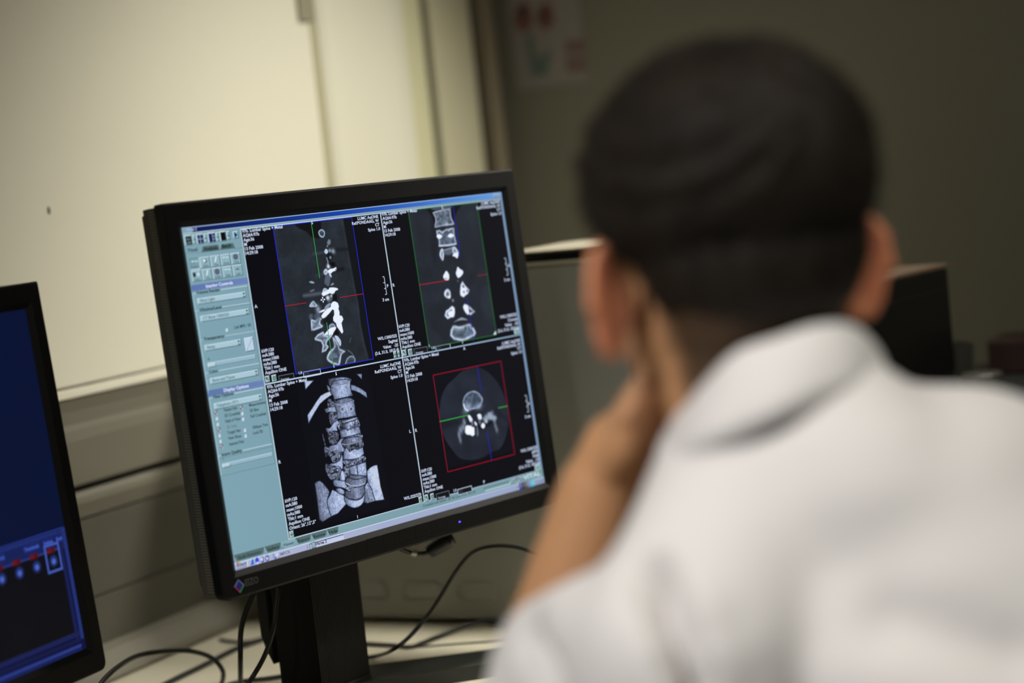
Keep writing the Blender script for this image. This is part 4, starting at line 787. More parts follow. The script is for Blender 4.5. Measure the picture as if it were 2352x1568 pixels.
bonevol('V2', [(930, 740), (950, 650), (1010, 640), (1130, 670), (1320, 620), (1330, 690), (1300, 760), (1180, 800), (1040, 790)], .85, .25); r.stroke(qs('V2', [(945, 740), (1040, 790), (1180, 795), (1290, 750)]), (200, 208, 234), .0016, .7)
bonevol('V2', [(695, 710), (740, 670), (850, 690), (920, 700), (950, 780), (1060, 860), (1030, 895), (900, 830), (740, 800)], 1.2, .15)
bonevol('V2', [(930, 880), (1030, 890), (1070, 820), (1180, 810), (1290, 770), (1290, 850), (1305, 920), (1230, 1020), (1130, 1055), (990, 1030), (920, 970)], .85, .3, False); rub('V2', [(930, 790), (1050, 800), (1090, 830), (1030, 890), (960, 860)], 1.1)
bonevol('V2', [(918, 980), (990, 1035), (1130, 1060), (1230, 1025), (1295, 950), (1280, 1080), (1210, 1170), (1090, 1205), (980, 1160), (920, 1080)], 1.3, .2)
r.emit('spine_rendering', I1, screen1, 4, .03)
I1.done('screen_text', screen1)

# maker's mark, name and the power light on the middle monitor
def mpoly(name, F, pts, n, m, parent, th=.0004):
    bm = bmesh.new(); prism_bm(bm, [F.P(u, v, n) for u, v in pts], F.N*th); return put(name, bm_mesh(bm, name, m), parent)
def fp(x, y): # point on the bezel face
    p = on_plane(x, y, F1.P(0, 0, .0046), F1.N)-F1.O; return np.array([p@F1.X, p@F1.U])
K = lambda x, y: fp(530+x/11.2, 1230+y/11.2)
lg = Ink(F1)
LB, LR, LG_, LBL = K(190, 1120), K(80, 1320), K(235, 1472), K(345, 1260)
mdark = lambda n, c: mat(n, c, .4)
logo = mpoly('maker_badge', F1, [LB, LR, LG_, LBL], .0046, mdark('badge_lavender', (118, 116, 160)), bezel1)
cen = (LB+LR+LG_+LBL)/4
v3 = [(LB+(cen-LB)*.22, LR+(cen-LR)*.30, LG_+(cen-LG_)*.30, LBL+(cen-LBL)*.30)]
bm = bmesh.new()
for P_, n_ in ((v3[0], .0050),): prism_bm(bm, [F1.P(u, v, n_) for u, v in P_], F1.N*.0003)
me_ = bm_mesh(bm, 'badge_field', mdark('badge_blue', (34, 48, 130)))
def joinp(parts, name):
    bm = bmesh.new(); ms = []
    for P_, m_ in parts:
        fs = prism_bm(bm, [F1.P(u, v, .0050) for u, v in P_], F1.N*.0003)
        if m_ not in ms: ms.append(m_)
        for f_ in fs: f_.material_index = ms.index(m_)
    me = bpy.data.meshes.new(name); bm.to_mesh(me); bm.free()
    for m_ in ms: me.materials.append(m_)
    return me
e = lambda a, k: a+(cen-a)*k
red, grn = mdark('badge_red', (170, 50, 70)), mdark('badge_green', (70, 150, 80))
bpy.data.meshes.remove(me_)
me_ = joinp([(v3[0], mdark('badge_blue2', (34, 48, 130))), ([LR, LG_, e(LG_, .24), e(LR, .24)], red), ([LG_, LBL, e(LBL, .24), e(LG_, .24)], grn)], 'badge_colours')
bw = me_; o_ = bpy.data.objects.new('badge_colours', me_); SC.collection.objects.link(o_); o_.parent = bezel1.parent; bpy.data.objects.remove(o_); 
put('badge_colours', me_, bezel1)
def solid_text(name, F, p, txt, cap, width, n, m, parent, bold=.02):
    co, f = glyphs(txt, bold); co = co*cap/CAPH; co[:, 0] -= co[:, 0].min(); co[:, 0] *= width/co[:, 0].max()
    v = [F.P(p[0]+c[0], p[1]+c[1], n) for c in co]; return put(name, arr_mesh(name, v, f, m=m), parent)
ta, tb_ = K(378, 1300), K(722, 1195); solid_text('maker_name', F1, (ta[0], (ta[1]+tb_[1])/2), 'EIZO', .0062, tb_[0]-ta[0], .00475, mat('dim_grey_print', (62, 62, 62), .5), bezel1, .035)
c = fp(1055.5, 1198); bm = bmesh.new(); box_bm(bm, F1.P(c[0]-.0012, c[1]-.0007, .0044), F1.X*.0024, F1.U*.0014, F1.N*.0008, .0003, 1)
put('power_light', bm_mesh(bm, 'power_light', mat('blue_led', (60, 60, 255), .4, emit=(70, 70, 255), estr=3)), bezel1)

# ---------------------------------------------------------------- left monitor and its dark blue screen
mon2, bezel2, screen2 = build_monitor(F2, 'black monitor at the left edge with a dark blue picture archive screen')
I2 = Ink(F2); p2 = F2.uv; N_ = 'archive_window'
Z1 = lambda x, y: p2(x/4.04, 1180+y/4.04)
ptop = p2(150, 1205)[1]; vbar = (Z1(590, 120)[1]+Z1(0, 300)[1])/2
I2.rect(N_, (0, 0), (SWD, SHT), (12, 18, 60), 0)
for i in range(12):
    t0, t1 = i/12, (i+1)/12; c_ = lambda t: (int(14-4*t), int(30-12*t), int(60+2*t))
    I2.rect(N_, (0, SHT-(SHT-vbar)*t1), (SWD, SHT-(SHT-vbar)*t0), (8, 18, 50), 1)
BL2, BL3 = (38, 54, 128), (22, 32, 84)
I2.rect(N_, (0, vbar-.020), (SWD, vbar), BL3, 2); 
for k in range(4): I2.line(N_, (0, vbar-.0005-k*.0015), (SWD-.003, vbar-.0005-k*.0015), BL2 if k % 2 == 0 else (28, 42, 104), .0009, 3)
bodyR = Z1(600, 500)[0]
I2.rect(N_, (0, .018), (bodyR-.003, vbar-.0185), (13, 13, 18), 2)
I2.line(N_, (0, vbar-.0185), (bodyR-.002, vbar-.0185), BL2, .0016, 4)
for u, w_, c_ in ((bodyR+.0000, .004, (24, 30, 74)), (bodyR+.0065, .0045, (34, 48, 112)), (bodyR+.0125, .002, (22, 30, 80))): I2.line(N_, (u, .010), (u, vbar-.001), c_, w_, 3)
for v_, w_, c_ in ((.016, .0045, (26, 32, 78)), (.010, .003, (20, 26, 66)), (.0045, .003, (40, 56, 128)), (.0012, .002, (24, 34, 88))): I2.line(N_, (0, v_), (SWD-.006, v_), c_, w_, 3)
def btn(xa, xb, y, t):
    a, b = Z1(xa, y), Z1(xb, y); vv = vbar-.0112; I2.rect(N_, (a[0], vv-.0025), (b[0], vv+.0055), (26, 38, 98), 5); text(I2, N_, ((a[0]+b[0])/2, vv), t, .0030, (62, 86, 182), 'c', bold=.05, lay=8, width=(b[0]-a[0])*.86)
btn(205, 370, 310, 'Thumbnails'); btn(388, 492, 255, 'Settings'); btn(508, 578, 215, 'Exit'); btn(-40, 40, 395, 'Tools'); btn(-330, -70, 500, 'Worklist')
i_ = 0
f0 = Z1(495, 435); f1_ = Z1(180, 555); stp = f0[0]-f1_[0]
for k in range(9):
    c = np.array([f0[0]-k*stp/2, f0[1]])
    for rr, cl in ((.0062, (20, 30, 66)), (.0046, (34, 50, 112)), (.0026, (74, 98, 186))): I2.disc(N_, c+[0, -.0005 if rr < .003 else 0], rr, cl, 5+int(rr < .006)+int(rr < .004))
    I2.rect(N_, (c[0]-.0072, c[1]+.0075), (c[0]+.0042, c[1]+.0125), (74, 16, 26), 5)
    I2.rect(N_, (c[0]-.0066, c[1]+.0082), (c[0]-.001, c[1]+.0118), (96, 22, 32), 6)
s0 = f0; I2.frame(N_, (s0[0]-.0105, s0[1]-.0105), (s0[0]+.0105, s0[1]+.0165), (62, 84, 168), .0024, 8)
I2.done(N_, screen2)

# ---------------------------------------------------------------- grey computer case behind the monitor, with a silver lid on it
pl, pr_ = on_z(843, 1429, DZ), on_z(1131, 1435, DZ); pdv = pr_-pl; pdv /= np.linalg.norm(pdv); pdn = np.array([pdv[1], -pdv[0], 0])    # pdn: out of the face, to the viewer
def facept(x, y): return on_plane(x, y, pl, pdn)
pe = facept(1452, 905); pe[2] = DZ; ptz = facept(1212, 603)[2]
PCW = .45; p0_ = pe-pdv*PCW; PH = ptz-DZ; PD = .185
pc = root('computer_case', p0_-pdn*PD/2+pdv*PCW/2, 'grey steel computer case standing behind the middle monitor', 'computer')
put('body', box('body', p0_+Z*.006-pdn*PD, pdv*PCW, pdn*PD, Z*(PH-.012), M['pc'], .004, 3), pc)
put('top_panel', box('top_panel', p0_+Z*(PH-.0065)-pdn*(PD+.001)-pdv*.001, pdv*(PCW+.002), pdn*(PD+.002), Z*.0065, M['pctop'], .002), pc)
for i, j in ((0, 0), (1, 0), (0, 1), (1, 1)): put('foot', box('foot', p0_+pdv*(.02+i*(PCW-.06))-pdn*(.03+j*.13), pdv*.02, pdn*.02, Z*.0065, M['black2']), pc)
def rrect3(c, w_, h, r, n=5): return [c+pdv*x+Z*y for x, y in rounded(-w_/2, w_/2, -h/2, h/2, r, n)]
cov = [(facept(920, 1358), facept(1019, 1358)), (facept(1049, 1360), facept(1144, 1360))]
cw = (np.linalg.norm(cov[0][1]-cov[0][0])+np.linalg.norm(cov[1][1]-cov[1][0]))/2; c2 = (cov[1][0]+cov[1][1])/2; c1 = (cov[0][0]+cov[0][1])/2; st_ = c2-c1; ch = facept(970, 1333)[2]-facept(970, 1382)[2]
st_[2] = 0
for k in (-3, -2, -1, 0, 1, 2):
    c = c1+st_*k
    P = rrect3(c+pdn*.0004, cw, ch, ch*.42); P2 = rrect3(c+pdn*.0030, cw-.003, ch-.003, ch*.40); P3 = rrect3(c+pdn*.0030, cw-.0065, ch-.0065, ch*.36); P4 = rrect3(c+pdn*.0006, cw-.009, ch-.009, ch*.33)
    L = len(P); f = []
    for rr in range(3):
        for i in range(L): j = (i+1) % L; f.append((rr*L+i, rr*L+j, (rr+1)*L+j, (rr+1)*L+i))
    f.append(tuple(3*L+i for i in range(L)))
    put('embossed_handle', arr_mesh('embossed_handle', P+P2+P3+P4, f, m=M['pc']), pc)
sl = root('laptop', p0_+Z*PH+pdv*.30-pdn*.09, 'closed silver slab lying on top of the grey computer case', 'laptop')
sz = Z*(PH+.0105)
slx = (facept(1165, 590)-p0_)@pdv
def slabring(e, z): return [p0_+pdv*slx-pdn*.178+pdv*x+pdn*y+Z*z for x, y in rounded(e, .285-e, e, .185-e, .045, 8)]
rings = [slabring(.014, PH+.0085), slabring(.005, PH+.0098), slabring(0, PH+.0118), slabring(.0012, PH+.0135), slabring(.004, PH+.0142)]
L = len(rings[0]); f = [(i*L+k, i*L+(k+1) % L, (i+1)*L+(k+1) % L, (i+1)*L+k) for i in range(4) for k in range(L)]+[tuple(range(L))[::-1], tuple(4*L+k for k in range(L))]
put('lid', arr_mesh('lid', sum(rings, []), f, m=M['slab']), sl)
put('shadow_block', box('shadow_block', p0_+pdv*(slx+.012)-pdn*.160+Z*(PH+.0005), pdv*.245, pdn*.150, Z*.009, M['black2'], .002), sl)  # dark support block standing in for the shadow under the lid

# ---------------------------------------------------------------- black case on the right, low things beyond it
kd = np.array([math.sin(math.radians(39)), math.cos(math.radians(39)), 0]); kn = np.array([kd[1], -kd[0], 0])
kc = V(2176, 604, 2.25); kz = kc[2]; kc[2] = 0
bc = root('black_case', kc-kd*.13-kn*.1+Z*DZ, 'tall glossy black case standing behind the right ear', 'computer')
put('body', box('body', kc-kd*.26-kn*.20+Z*(DZ+.008), kd*.26, kn*.20, Z*(kz-DZ-.014), M['gloss'], .004), bc)
put('top_panel', box('top_panel', kc-kd*.26-kn*.20+Z*(kz-.006), kd*.26, kn*.20, Z*.006, M['browntop'], .0015), bc)
put('front_panel', box('front_panel', kc-kd*.245+Z*(DZ+.02)-kn*.0005, kd*.23, kn*.003, Z*(kz-DZ-.05), M['gloss'], .001), bc)
for i in (0, 1): put('foot', box('foot', kc-kd*(.24-.2*i)-kn*.18+Z*DZ, kd*.02, kn*.16, Z*.009, M['black2']), bc)
bd_ = lambda s, o, z: W(s, o, z)
cx_ = V(2330, 840, 2.38); s0_, o0_ = (cx_-w0)@wd, (cx_-w0)@wn
dr = root('drawer_box', W(s0_, o0_, DZ), 'low dark grey drawer box at the right edge beyond the shoulder', 'storage box')
bz_ = V(2300, 872, 2.38)[2]
dkg = mat('dark_grey_box', (52, 54, 50), .5); put('body', box('body', W(s0_-.08, o0_-.20, DZ), wd*.24, wn*.5, Z*(bz_-DZ), dkg, .004), dr)
for i in (0, 1): put('drawer', box('drawer', W(s0_-.084, o0_-.185+.24*i, DZ+.02), wd*.006, wn*.23, Z*(bz_-DZ-.04), mat('drawer_front', (44, 46, 44), .45), .002), dr)
fd = V(2318, 790, 2.42); fs_, fo_ = (fd-w0)@wd, (fd-w0)@wn
top('folder', box('folder', W(fs_-.0, fo_-.03, bz_+.0005), wd*.1, wn*.22, Z*.045, mat('maroon_card', (56, 34, 29), .6), .004), 'dark maroon ring binder lying on the grey drawer box', 'binder')
def lathe(name, c, prof, m, n=20):
    v = [c+np.array([r_*math.cos(2*math.pi*k/n), r_*math.sin(2*math.pi*k/n), z]) for r_, z in prof for k in range(n)]
    f = [(i*n+k, i*n+(k+1) % n, (i+1)*n+(k+1) % n, (i+1)*n+k) for i in range(len(prof)-1) for k in range(n)]+[tuple(range(n))[::-1], tuple((len(prof)-1)*n+k for k in range(n))]
    return arr_mesh(name, v, f, smooth=False, m=m)
g1_ = V(2192, 845, 2.36); g1_[2] = bz_+.0005
top('cup', lathe('cup', g1_, [(.018, 0), (.022, .002), (.026, .055), (.024, .055), (.020, .004)], mat('pale_plastic', (54, 53, 47), .4)), 'small pale cup on the drawer box next to the tall black case', 'cup')
g2_ = V(2256, 876, 2.30); g2_[2] = bz_+.0005
top('tape_roll', lathe('tape_roll', g2_, [(.024, 0), (.026, .002), (.026, .020), (.024, .022), (.012, .022)], mat('grey_tape', (70, 68, 62), .4)), 'small grey roll lying on the drawer box near the shoulder', 'tape')

# ---------------------------------------------------------------- poster on the back wall
bp0 = W(SB, 0, 0); bn = -wd
def bw_(x, y): return on_plane(x, y, bp0+bn*.001, bn)
pa, pb = bw_(1186, 200), bw_(1350, 196); pa[2] = pb[2] = (pa[2]+pb[2])/2; pw = np.linalg.norm(pb-pa); phh = pw*1.45
po = root('poster', pa+Z*phh/2, 'paper sheet with two red flowers pinned on the dark back wall', 'poster')
put('sheet', box('sheet', pa, wn*pw, -wd*.0008, Z*phh, M['paper']), po)
def pshape(name, P, col, lay):
    bm = bmesh.new(); vs = []
    for x, y in P:
        p = bw_(x, y); vs.append(p)
    prism_bm(bm, vs, bn*(.0008+.0004*lay)); put(name, bm_mesh(bm, name, mat(name+'_ink', col, .7)), po)
def circ(x, y, rx, ry, n=14): return [(x+rx*math.cos(2*math.pi*k/n)*(1+.12*math.sin(5*2*math.pi*k/n)), y+ry*math.sin(2*math.pi*k/n)) for k in range(n)]
pshape('flower', circ(1203, 40, 21, 34), (110, 74, 70), 1); pshape('flower', circ(1254, 38, 20, 32), (110, 74, 70), 1)
pshape('flower_heart', circ(1200, 30, 8, 14), (60, 44, 42), 2); pshape('flower_heart', circ(1250, 34, 9, 12), (60, 44, 42), 2)
pshape('stem', [(1208, 82), (1222, 76), (1232, 130), (1246, 128), (1262, 112), (1268, 116), (1256, 172), (1222, 176)], (84, 100, 92), 1)
pshape('caption_block', [(1298, 92), (1342, 90), (1344, 122), (1300, 124)], (112, 92, 88), 1); pshape('caption_block', [(1300, 130), (1344, 128), (1346, 164), (1304, 168)], (112, 92, 88), 1)

# ---------------------------------------------------------------- cables
def cable(label, P, r, **k): return top('cable', tube_me('cable', P, r, M['cable'], **k), label, 'cable', 'cables around the middle monitor')
zc = DZ+.0035
cable('thick black cable hanging straight down left of the monitor column', [V(598, 1325, 1.90), V(582, 1362, 1.91), V(562, 1412, 1.92), V(553, 1455, 1.93), V(552, 1510, 1.935), on_z(551, 1575, zc+.002), on_z(535, 1605, zc), on_z(490, 1635, zc)], .0029)
cable('black cable curving down across the column\'s left side', [V(640, 1350, 1.90), V(634, 1395, 1.895), V(628, 1445, 1.89), V(610, 1500, 1.89), V(584, 1548, 1.89), V(556, 1585, 1.885), on_z(520, 1625, zc)], .0026)
cable('black cable making a wide loop on the desk between both monitors', [on_z(190, 1640, .80), on_z(228, 1575, .80), on_z(262, 1538, .80), on_z(310, 1508, .795), on_z(365, 1496, .79), on_z(430, 1494, .78), on_z(480, 1507, .765), on_z(506, 1530, .75), on_z(513, 1552, zc+.005), on_z(503, 1580, zc), on_z(470, 1612, zc)], .0028)
cable('black cable lying on the desk along the wall side of the loop', [on_z(340, 1590, zc), on_z(400, 1560, zc), on_z(470, 1526, zc), on_z(540, 1490, zc), on_z(605, 1467, zc), on_z(660, 1455, zc), on_z(740, 1450, zc)], .0030)
cable('thin black cable crossing behind the column near the wall', [on_z(505, 1468, zc), on_z(545, 1474, zc), on_z(585, 1470, zc), on_z(640, 1452, zc), on_z(720, 1440, zc)], .0020)
cable('short black cable running over the desk into the column foot', [on_z(470, 1595, zc), on_z(530, 1570, zc), on_z(570, 1562, zc), on_z(610, 1558, zc), on_z(662, 1549, zc), on_z(690, 1540, zc)], .0024)
cable('black cable rising in a tall arc right of the column', [on_z(800, 1490, zc), on_z(835, 1508, zc), on_z(868, 1505, zc+.004), V(905, 1490, 1.985), V(950, 1452, 1.99), V(1000, 1388, 2.0), V(1045, 1315, 2.0), V(1078, 1274, 2.0), V(1112, 1257, 1.99), V(1160, 1253, 1.97), V(1210, 1263, 1.94), V(1270, 1295, 1.90), V(1340, 1380, 1.86), on_z(1400, 1520, zc+.001)], .0023)
cable('grey-black cable bending over the desk in front of the computer case', [on_z(800, 1475, zc), on_z(845, 1478, zc), on_z(900, 1481, zc), on_z(945, 1484, zc), on_z(1000, 1464, zc), on_z(1060, 1441, zc+.002), on_z(1095, 1430, zc+.004), on_z(1135, 1431, zc+.002), on_z(1200, 1450, zc), on_z(1300, 1490, zc)], .0025)
top('cable', tube_me('cable', [on_z(945, 1487, DZ+.0012), on_z(1010, 1481, DZ+.0012), on_z(1080, 1476, DZ+.0012), on_z(1180, 1470, DZ+.0012)], .0010, M['cable']), 'very thin wire trailing right over the pale desk', 'cable', 'cables around the middle monitor')
# plug with a ferrite sleeve hanging under the monitor
pg = root('plug', V(1005, 1256, 1.97), 'fat black cable plug hanging under the monitor\'s right half', 'plug')
put('barrel', tube_me('barrel', [V(1040, 1232, 1.97), V(1030, 1238, 1.97), V(1012, 1250, 1.97), V(994, 1261, 1.97), V(984, 1268, 1.97)], [.0075, .009, .009, .0085, .007], M['cable'], sides=18, n=4), pg)
put('cord', tube_me('cord', [V(988, 1266, 1.97), V(972, 1271, 1.97), V(955, 1271, 1.965), V(935, 1266, 1.96), V(912, 1255, 1.95), V(885, 1232, 1.94)], .0026, M['cable']), pg)
put('sleeve', tube_me('sleeve', [V(956, 1271, 1.965), V(949, 1269.5, 1.964), V(944, 1268, 1.963)], .0038, M['cablem'], n=3), pg)
put('tag', box('tag', V(945, 1262, 1.964), V(954, 1260, 1.964)-V(945, 1262, 1.964), V(944, 1245, 1.964)-V(945, 1262, 1.964), np.array([0, .002, 0]), M['cablem'], .0004), pg)

# ---------------------------------------------------------------- the seated person
def ell(c, ax, r, n=18):
    """ellipsoid at c with axes ax (rows) and radii r"""
    v, f = [], []; ax = np.asarray(ax, float)
    for i in range(1, n):
        a = math.pi*i/n
        for k in range(2*n):
            b = math.pi*k/n; q_ = np.array([math.sin(a)*math.cos(b)*r[0], math.sin(a)*math.sin(b)*r[1], math.cos(a)*r[2]]); v.append(c+q_@ax)
    N = 2*n
    for i in range(n-2):
        for k in range(N): f.append((i*N+k, (i+1)*N+k, (i+1)*N+(k+1) % N, i*N+(k+1) % N))
    v.append(c+ax[2]*r[2]); v.append(c-ax[2]*r[2]); t = len(v)-2
    for k in range(N): f.append((t, k, (k+1) % N)); f.append((t+1, (n-2)*N+(k+1) % N, (n-2)*N+k))
    return v, f
EYE = np.eye(3)
def caps(P, R, n=14):
    """tapered rounded limb through points P with radii R"""
    P = [np.asarray(p, float) for p in P]; out = []
    for i in range(len(P)-1):
        L = np.linalg.norm(P[i+1]-P[i]); m_ = max(2, int(L/(.35*min(R[i], R[i+1]))))
        for k in range(m_+1):
            t = k/m_; out.append(ell(P[i]*(1-t)+P[i+1]*t, EYE, [R[i]*(1-t)+R[i+1]*t]*3, 8))
    return out
def voxel_skin(parts, size, smooth, name):
    V_, F_ = [], []; n0 = 0
    for v, f in parts: V_ += [tuple(p) for p in v]; F_ += [tuple(i+n0 for i in q_) for q_ in f]; n0 += len(v)
    me = bpy.data.meshes.new('tmp'); me.from_pydata(V_, [], F_); o = bpy.data.objects.new('tmp', me); SC.collection.objects.link(o)
    m_ = o.modifiers.new('r', 'REMESH'); m_.mode = 'VOXEL'; m_.voxel_size = size; m_.use_smooth_shade = True
    s_ = o.modifiers.new('s', 'SMOOTH'); s_.factor = .5; s_.iterations = smooth
    dg = bpy.context.evaluated_depsgraph_get(); ev = o.evaluated_get(dg); m2 = bpy.data.meshes.new_from_object(ev, depsgraph=dg); m2.name = name
    bpy.data.objects.remove(o); bpy.data.meshes.remove(me); m2.polygons.foreach_set('use_smooth', [True]*len(m2.polygons)); return m2
def coords(me): co = np.empty(len(me.vertices)*3); me.vertices.foreach_get('co', co); return co.reshape(-1, 3)
def normals(me): co = np.empty(len(me.vertices)*3); me.vertices.foreach_get('normal', co); return co.reshape(-1, 3)
def setco(me, co): me.vertices.foreach_set('co', co.ravel()); me.update()

HC = V(1650, 412, 1.10)                                   # head centre
az, dn_ = math.radians(24), math.radians(9)
HF = np.array([-math.sin(az)*math.cos(dn_), math.cos(az)*math.cos(dn_), -math.sin(dn_)]); HR = np.array([math.cos(az), math.sin(az), 0]); HU = np.cross(HR, HF)
HA = np.array([HR, HF, HU])
def H(x, y, z): return HC + HR*x + HF*y + HU*z
SL, SR = V(1565, 1560, .98), V(2430, 1180, 1.20)          # shoulders
NB = V(1800, 1010, 1.09)                                  # neck base
sv = SR-SL; sv[2] = 0; sv /= np.linalg.norm(sv); BF = np.array([-sv[1], sv[0], 0])   # body forward
mid = (SL+SR)/2; PV = np.array([mid[0], mid[1], 0])-BF*.12+Z*.56
EL = V(1232, 1700, 1.20); WR = V(1380, 1130, 1.175)
parts = []
# head
parts += [ell(H(0, -.006, -.002), HA, (.0785, .094, .073)), ell(H(0, -.020, .004), HA, (.075, .080, .064)), ell(H(0, .035, -.03), HA, (.064, .058, .075)), ell(H(0, .048, -.085), HA, (.054, .050, .040)), ell(H(0, .088, -.108), HA, (.022, .016, .016))]
parts += [ell(H(s*.050, .02, -.085), HA, (.014, .03, .022)) for s in (-1, 1)]
parts += [ell(H(0, .097, -.048), HA, (.009, .010, .024)), ell(H(0, .106, -.062), HA, (.013, .010, .009)), ell(H(0, .080, -.002), HA, (.046, .014, .014)), ell(H(0, .094, -.083), HA, (.024, .008, .004)), ell(H(0, .094, -.090), HA, (.021, .008, .005))]
parts += [ell(H(s*.038, .072, -.048), HA, (.020, .018, .018)) for s in (-1, 1)]
parts += [q_ for s in (-1, 1) for q_ in caps([H(s*.044, .078, -.019), H(s*.032, .0865, -.0165), H(s*.019, .083, -.019)], [.0048, .0052, .0045])+caps([H(s*.043, .078, -.034), H(s*.031, .0845, -.0365), H(s*.020, .082, -.034)], [.0042, .0046, .004])]
# ears: shell with a rim, standing out from the head
for s in (-1, 1):
    er = np.array([HR*s*.52+HF*.0-HF*.62, HF*.52*1+HR*s*.62, HU]); er = np.array([r_/np.linalg.norm(r_) for r_ in er])
    tilt = HU*.97-HF*.2; e3 = tilt/np.linalg.norm(tilt); out = HR*s*.80-HF*.60; out -= e3*(out@e3); out /= np.linalg.norm(out); nn = np.cross(e3, out)
    parts.append(ell(H(s*.078, .002, -.062), HA, (.010, .010, .022), 10))
    c_ = H(s*(.092 if s < 0 else .088), -.004, -.064)
    for k in range(20):
        a = 2*math.pi*k/20; rr = (.0175 if math.sin(a) > -.2 else .0125, .0310)
        parts.append(ell(c_+out*rr[0]*math.cos(a)+e3*rr[1]*math.sin(a), EYE, (.0046,)*3, 6))
    parts.append(ell(c_+nn*.0, np.array([out, nn, e3]), (.0165, .0036, .030), 10)); parts.append(ell(c_-out*.006-e3*.026, EYE, (.0085, .006, .010), 8))
    parts.append(ell(c_-out*.010, np.array([out, nn, e3]), (.014, .008, .022), 8))
# neck, trunk
parts += caps([H(.0, -.020, -.050), V(1705, 760, 1.105), V(1745, 880, 1.10), NB, V(1840, 1130, 1.08)], [.064, .060, .061, .064, .066])
parts += caps([H(0, .02, -.10), V(1700, 960, 1.13), V(1790, 1060, 1.12)], [.045, .046, .05])
def trunk(grow=0.0):
    keys = [(0.0, .165, .125), (.25, .148, .108), (.5, .150, .108), (.72, .160, .110), (.88, .150, .098), (1.0, .112, .075)]
    out = []; topc = mid*np.array([1, 1, 0])+Z*(mid[2]+.035)+BF*(-.025)+sv*.015; tilt = (SR-SL); tilt /= np.linalg.norm(tilt)
    for i in range(26):
        t = i/25; c = PV*(1-t)+topc*t-BF*.030*math.sin(math.pi*t)
        k = [j for j in range(5) if keys[j][0] <= t][-1]; a, b = keys[k], keys[k+1]; q_ = (t-a[0])/(b[0]-a[0]); q_ = q_*q_*(3-2*q_)
        rx, ry = a[1]*(1-q_)+b[1]*q_+grow, a[2]*(1-q_)+b[2]*q_+grow
        sx = sv*(1-t)+tilt*t; sx /= np.linalg.norm(sx); ax3 = np.array([sx, BF, np.cross(sx, BF)])
        out.append(ell(c, ax3, (rx, ry, .07+grow), 12))
    return out
def P3(s, f, z): return np.array([mid[0], mid[1], 0])+sv*s+BF*f+Z*z
TA = np.array([sv, BF, Z])
parts += trunk(-.010)
parts += caps([NB, SL+sv*.015], [.046, .021]); parts += caps([NB, SR-sv*.02], [.046, .036])
# left arm up to the chin
parts += caps([SL+sv*.015, SL*.5+EL*.5, EL], [.021, .034, .040]); parts += caps([EL, EL*.6+WR*.4, WR], [.041, .039, .0285])
hd_ = V(1474, 962, 1.165)
ha = hd_-WR; ha /= np.linalg.norm(ha); hs_ = np.cross(ha, [0, 0, 1.0]); hs_ /= np.linalg.norm(hs_); hn = np.cross(hs_, ha)
parts += caps([WR, WR+ha*.03], [.0265, .028]); parts += [ell(WR+ha*.055, np.array([hs_, hn, ha]), (.040, .020, .042))]
tow = H(-.03, .07, -.115)-(WR+ha*.085); tow /= np.linalg.norm(tow)
for k in range(4):                                        # four curled fingers
    b = WR+ha*(.088-.004*abs(k-1.2))+hs_*(-.030+.020*k); p1 = b+ha*.022+tow*.014; p2_ = p1+tow*.022-ha*.008; p3 = p2_+tow*.004-ha*.020
    parts += caps([b-ha*.02, b, p1, p2_, p3], [.0105, .0105, .0092, .0086, .0075])
tb0 = WR+ha*.04+hs_*.034; parts += caps([WR+ha*.025+hs_*.02, tb0, tb0+ha*.030+tow*.012, tb0+ha*.044+tow*.020], [.014, .0125, .0105, .0085])
# right arm folded across, hand under the left elbow
ER = SR+BF*.10-Z*.27+sv*.02; WR2 = np.array([mid[0], mid[1], mid[2]-.20])+BF*.19
parts += caps([SR, ER], [.046, .042]); parts += caps([ER, ER*.5+WR2*.5, WR2], [.042, .038, .028]); h2 = (WR2-ER); h2 /= np.linalg.norm(h2)
parts += [ell(WR2+h2*.05, np.array([h2, np.cross(Z, h2), Z]), (.05, .038, .018))]
for k in range(4): b = WR2+h2*.09+np.cross(Z, h2)*(-.028+.019*k); parts += caps([b, b+h2*.03-Z*.004, b+h2*.045+Z*.016], [.010, .009, .0078])
b = WR2+h2*.03-np.cross(Z, h2)*.034; parts += caps([b, b+h2*.03-np.cross(Z, h2)*.008+Z*.01, b+h2*.05+Z*.02], [.012, .0105, .0085])
# legs down to the floor
knees = []
for s in (-1, 1):
    hp = PV+sv*s*.085-Z*.02+BF*.03; kn_ = PV+sv*s*.15+BF*.42-Z*.03; an_ = kn_+BF*.02; an_ = np.array([an_[0], an_[1], .09]); knees.append((hp, kn_, an_))
    parts += caps([hp, kn_], [.083, .056]); parts += caps([kn_, kn_*.62+an_*.38, an_], [.054, .052, .038]); parts += [ell(np.array([an_[0], an_[1], .040])+BF*.06, TA, (.042, .115, .040))]
body = voxel_skin(parts, .0033, 5, 'person')
co = coords(body); loc = (co-HC)@HA.T                      # head frame coordinates
base = np.array(lin((208, 156, 112))); cols = np.tile(base, (len(co), 1))
def put_tint(w_, c): 
    global cols
    w_ = np.clip(w_, 0, 1)[:, None]; cols = cols*(1-w_)+np.array(lin(c))*w_
nk = (loc[:, 1] < .045)*np.clip((loc[:, 2]+.185)/.07, 0, 1)*np.clip((-.045-loc[:, 2])/.02, 0, 1)*(np.abs(loc[:, 0]) < .080); put_tint(nk*np.clip((.004-loc[:, 1])/.018, 0, 1)*.93, (56, 45, 33))   # clipped stubble on the nape
ear = np.exp(-((np.abs(loc[:, 0])-.093)/.016)**2-((loc[:, 2]+.066)/.042)**2)*(np.abs(loc[:, 0]) > .073); put_tint(ear*1.3, (234, 148, 110))  # reddish tint painted in for light passing through the ears
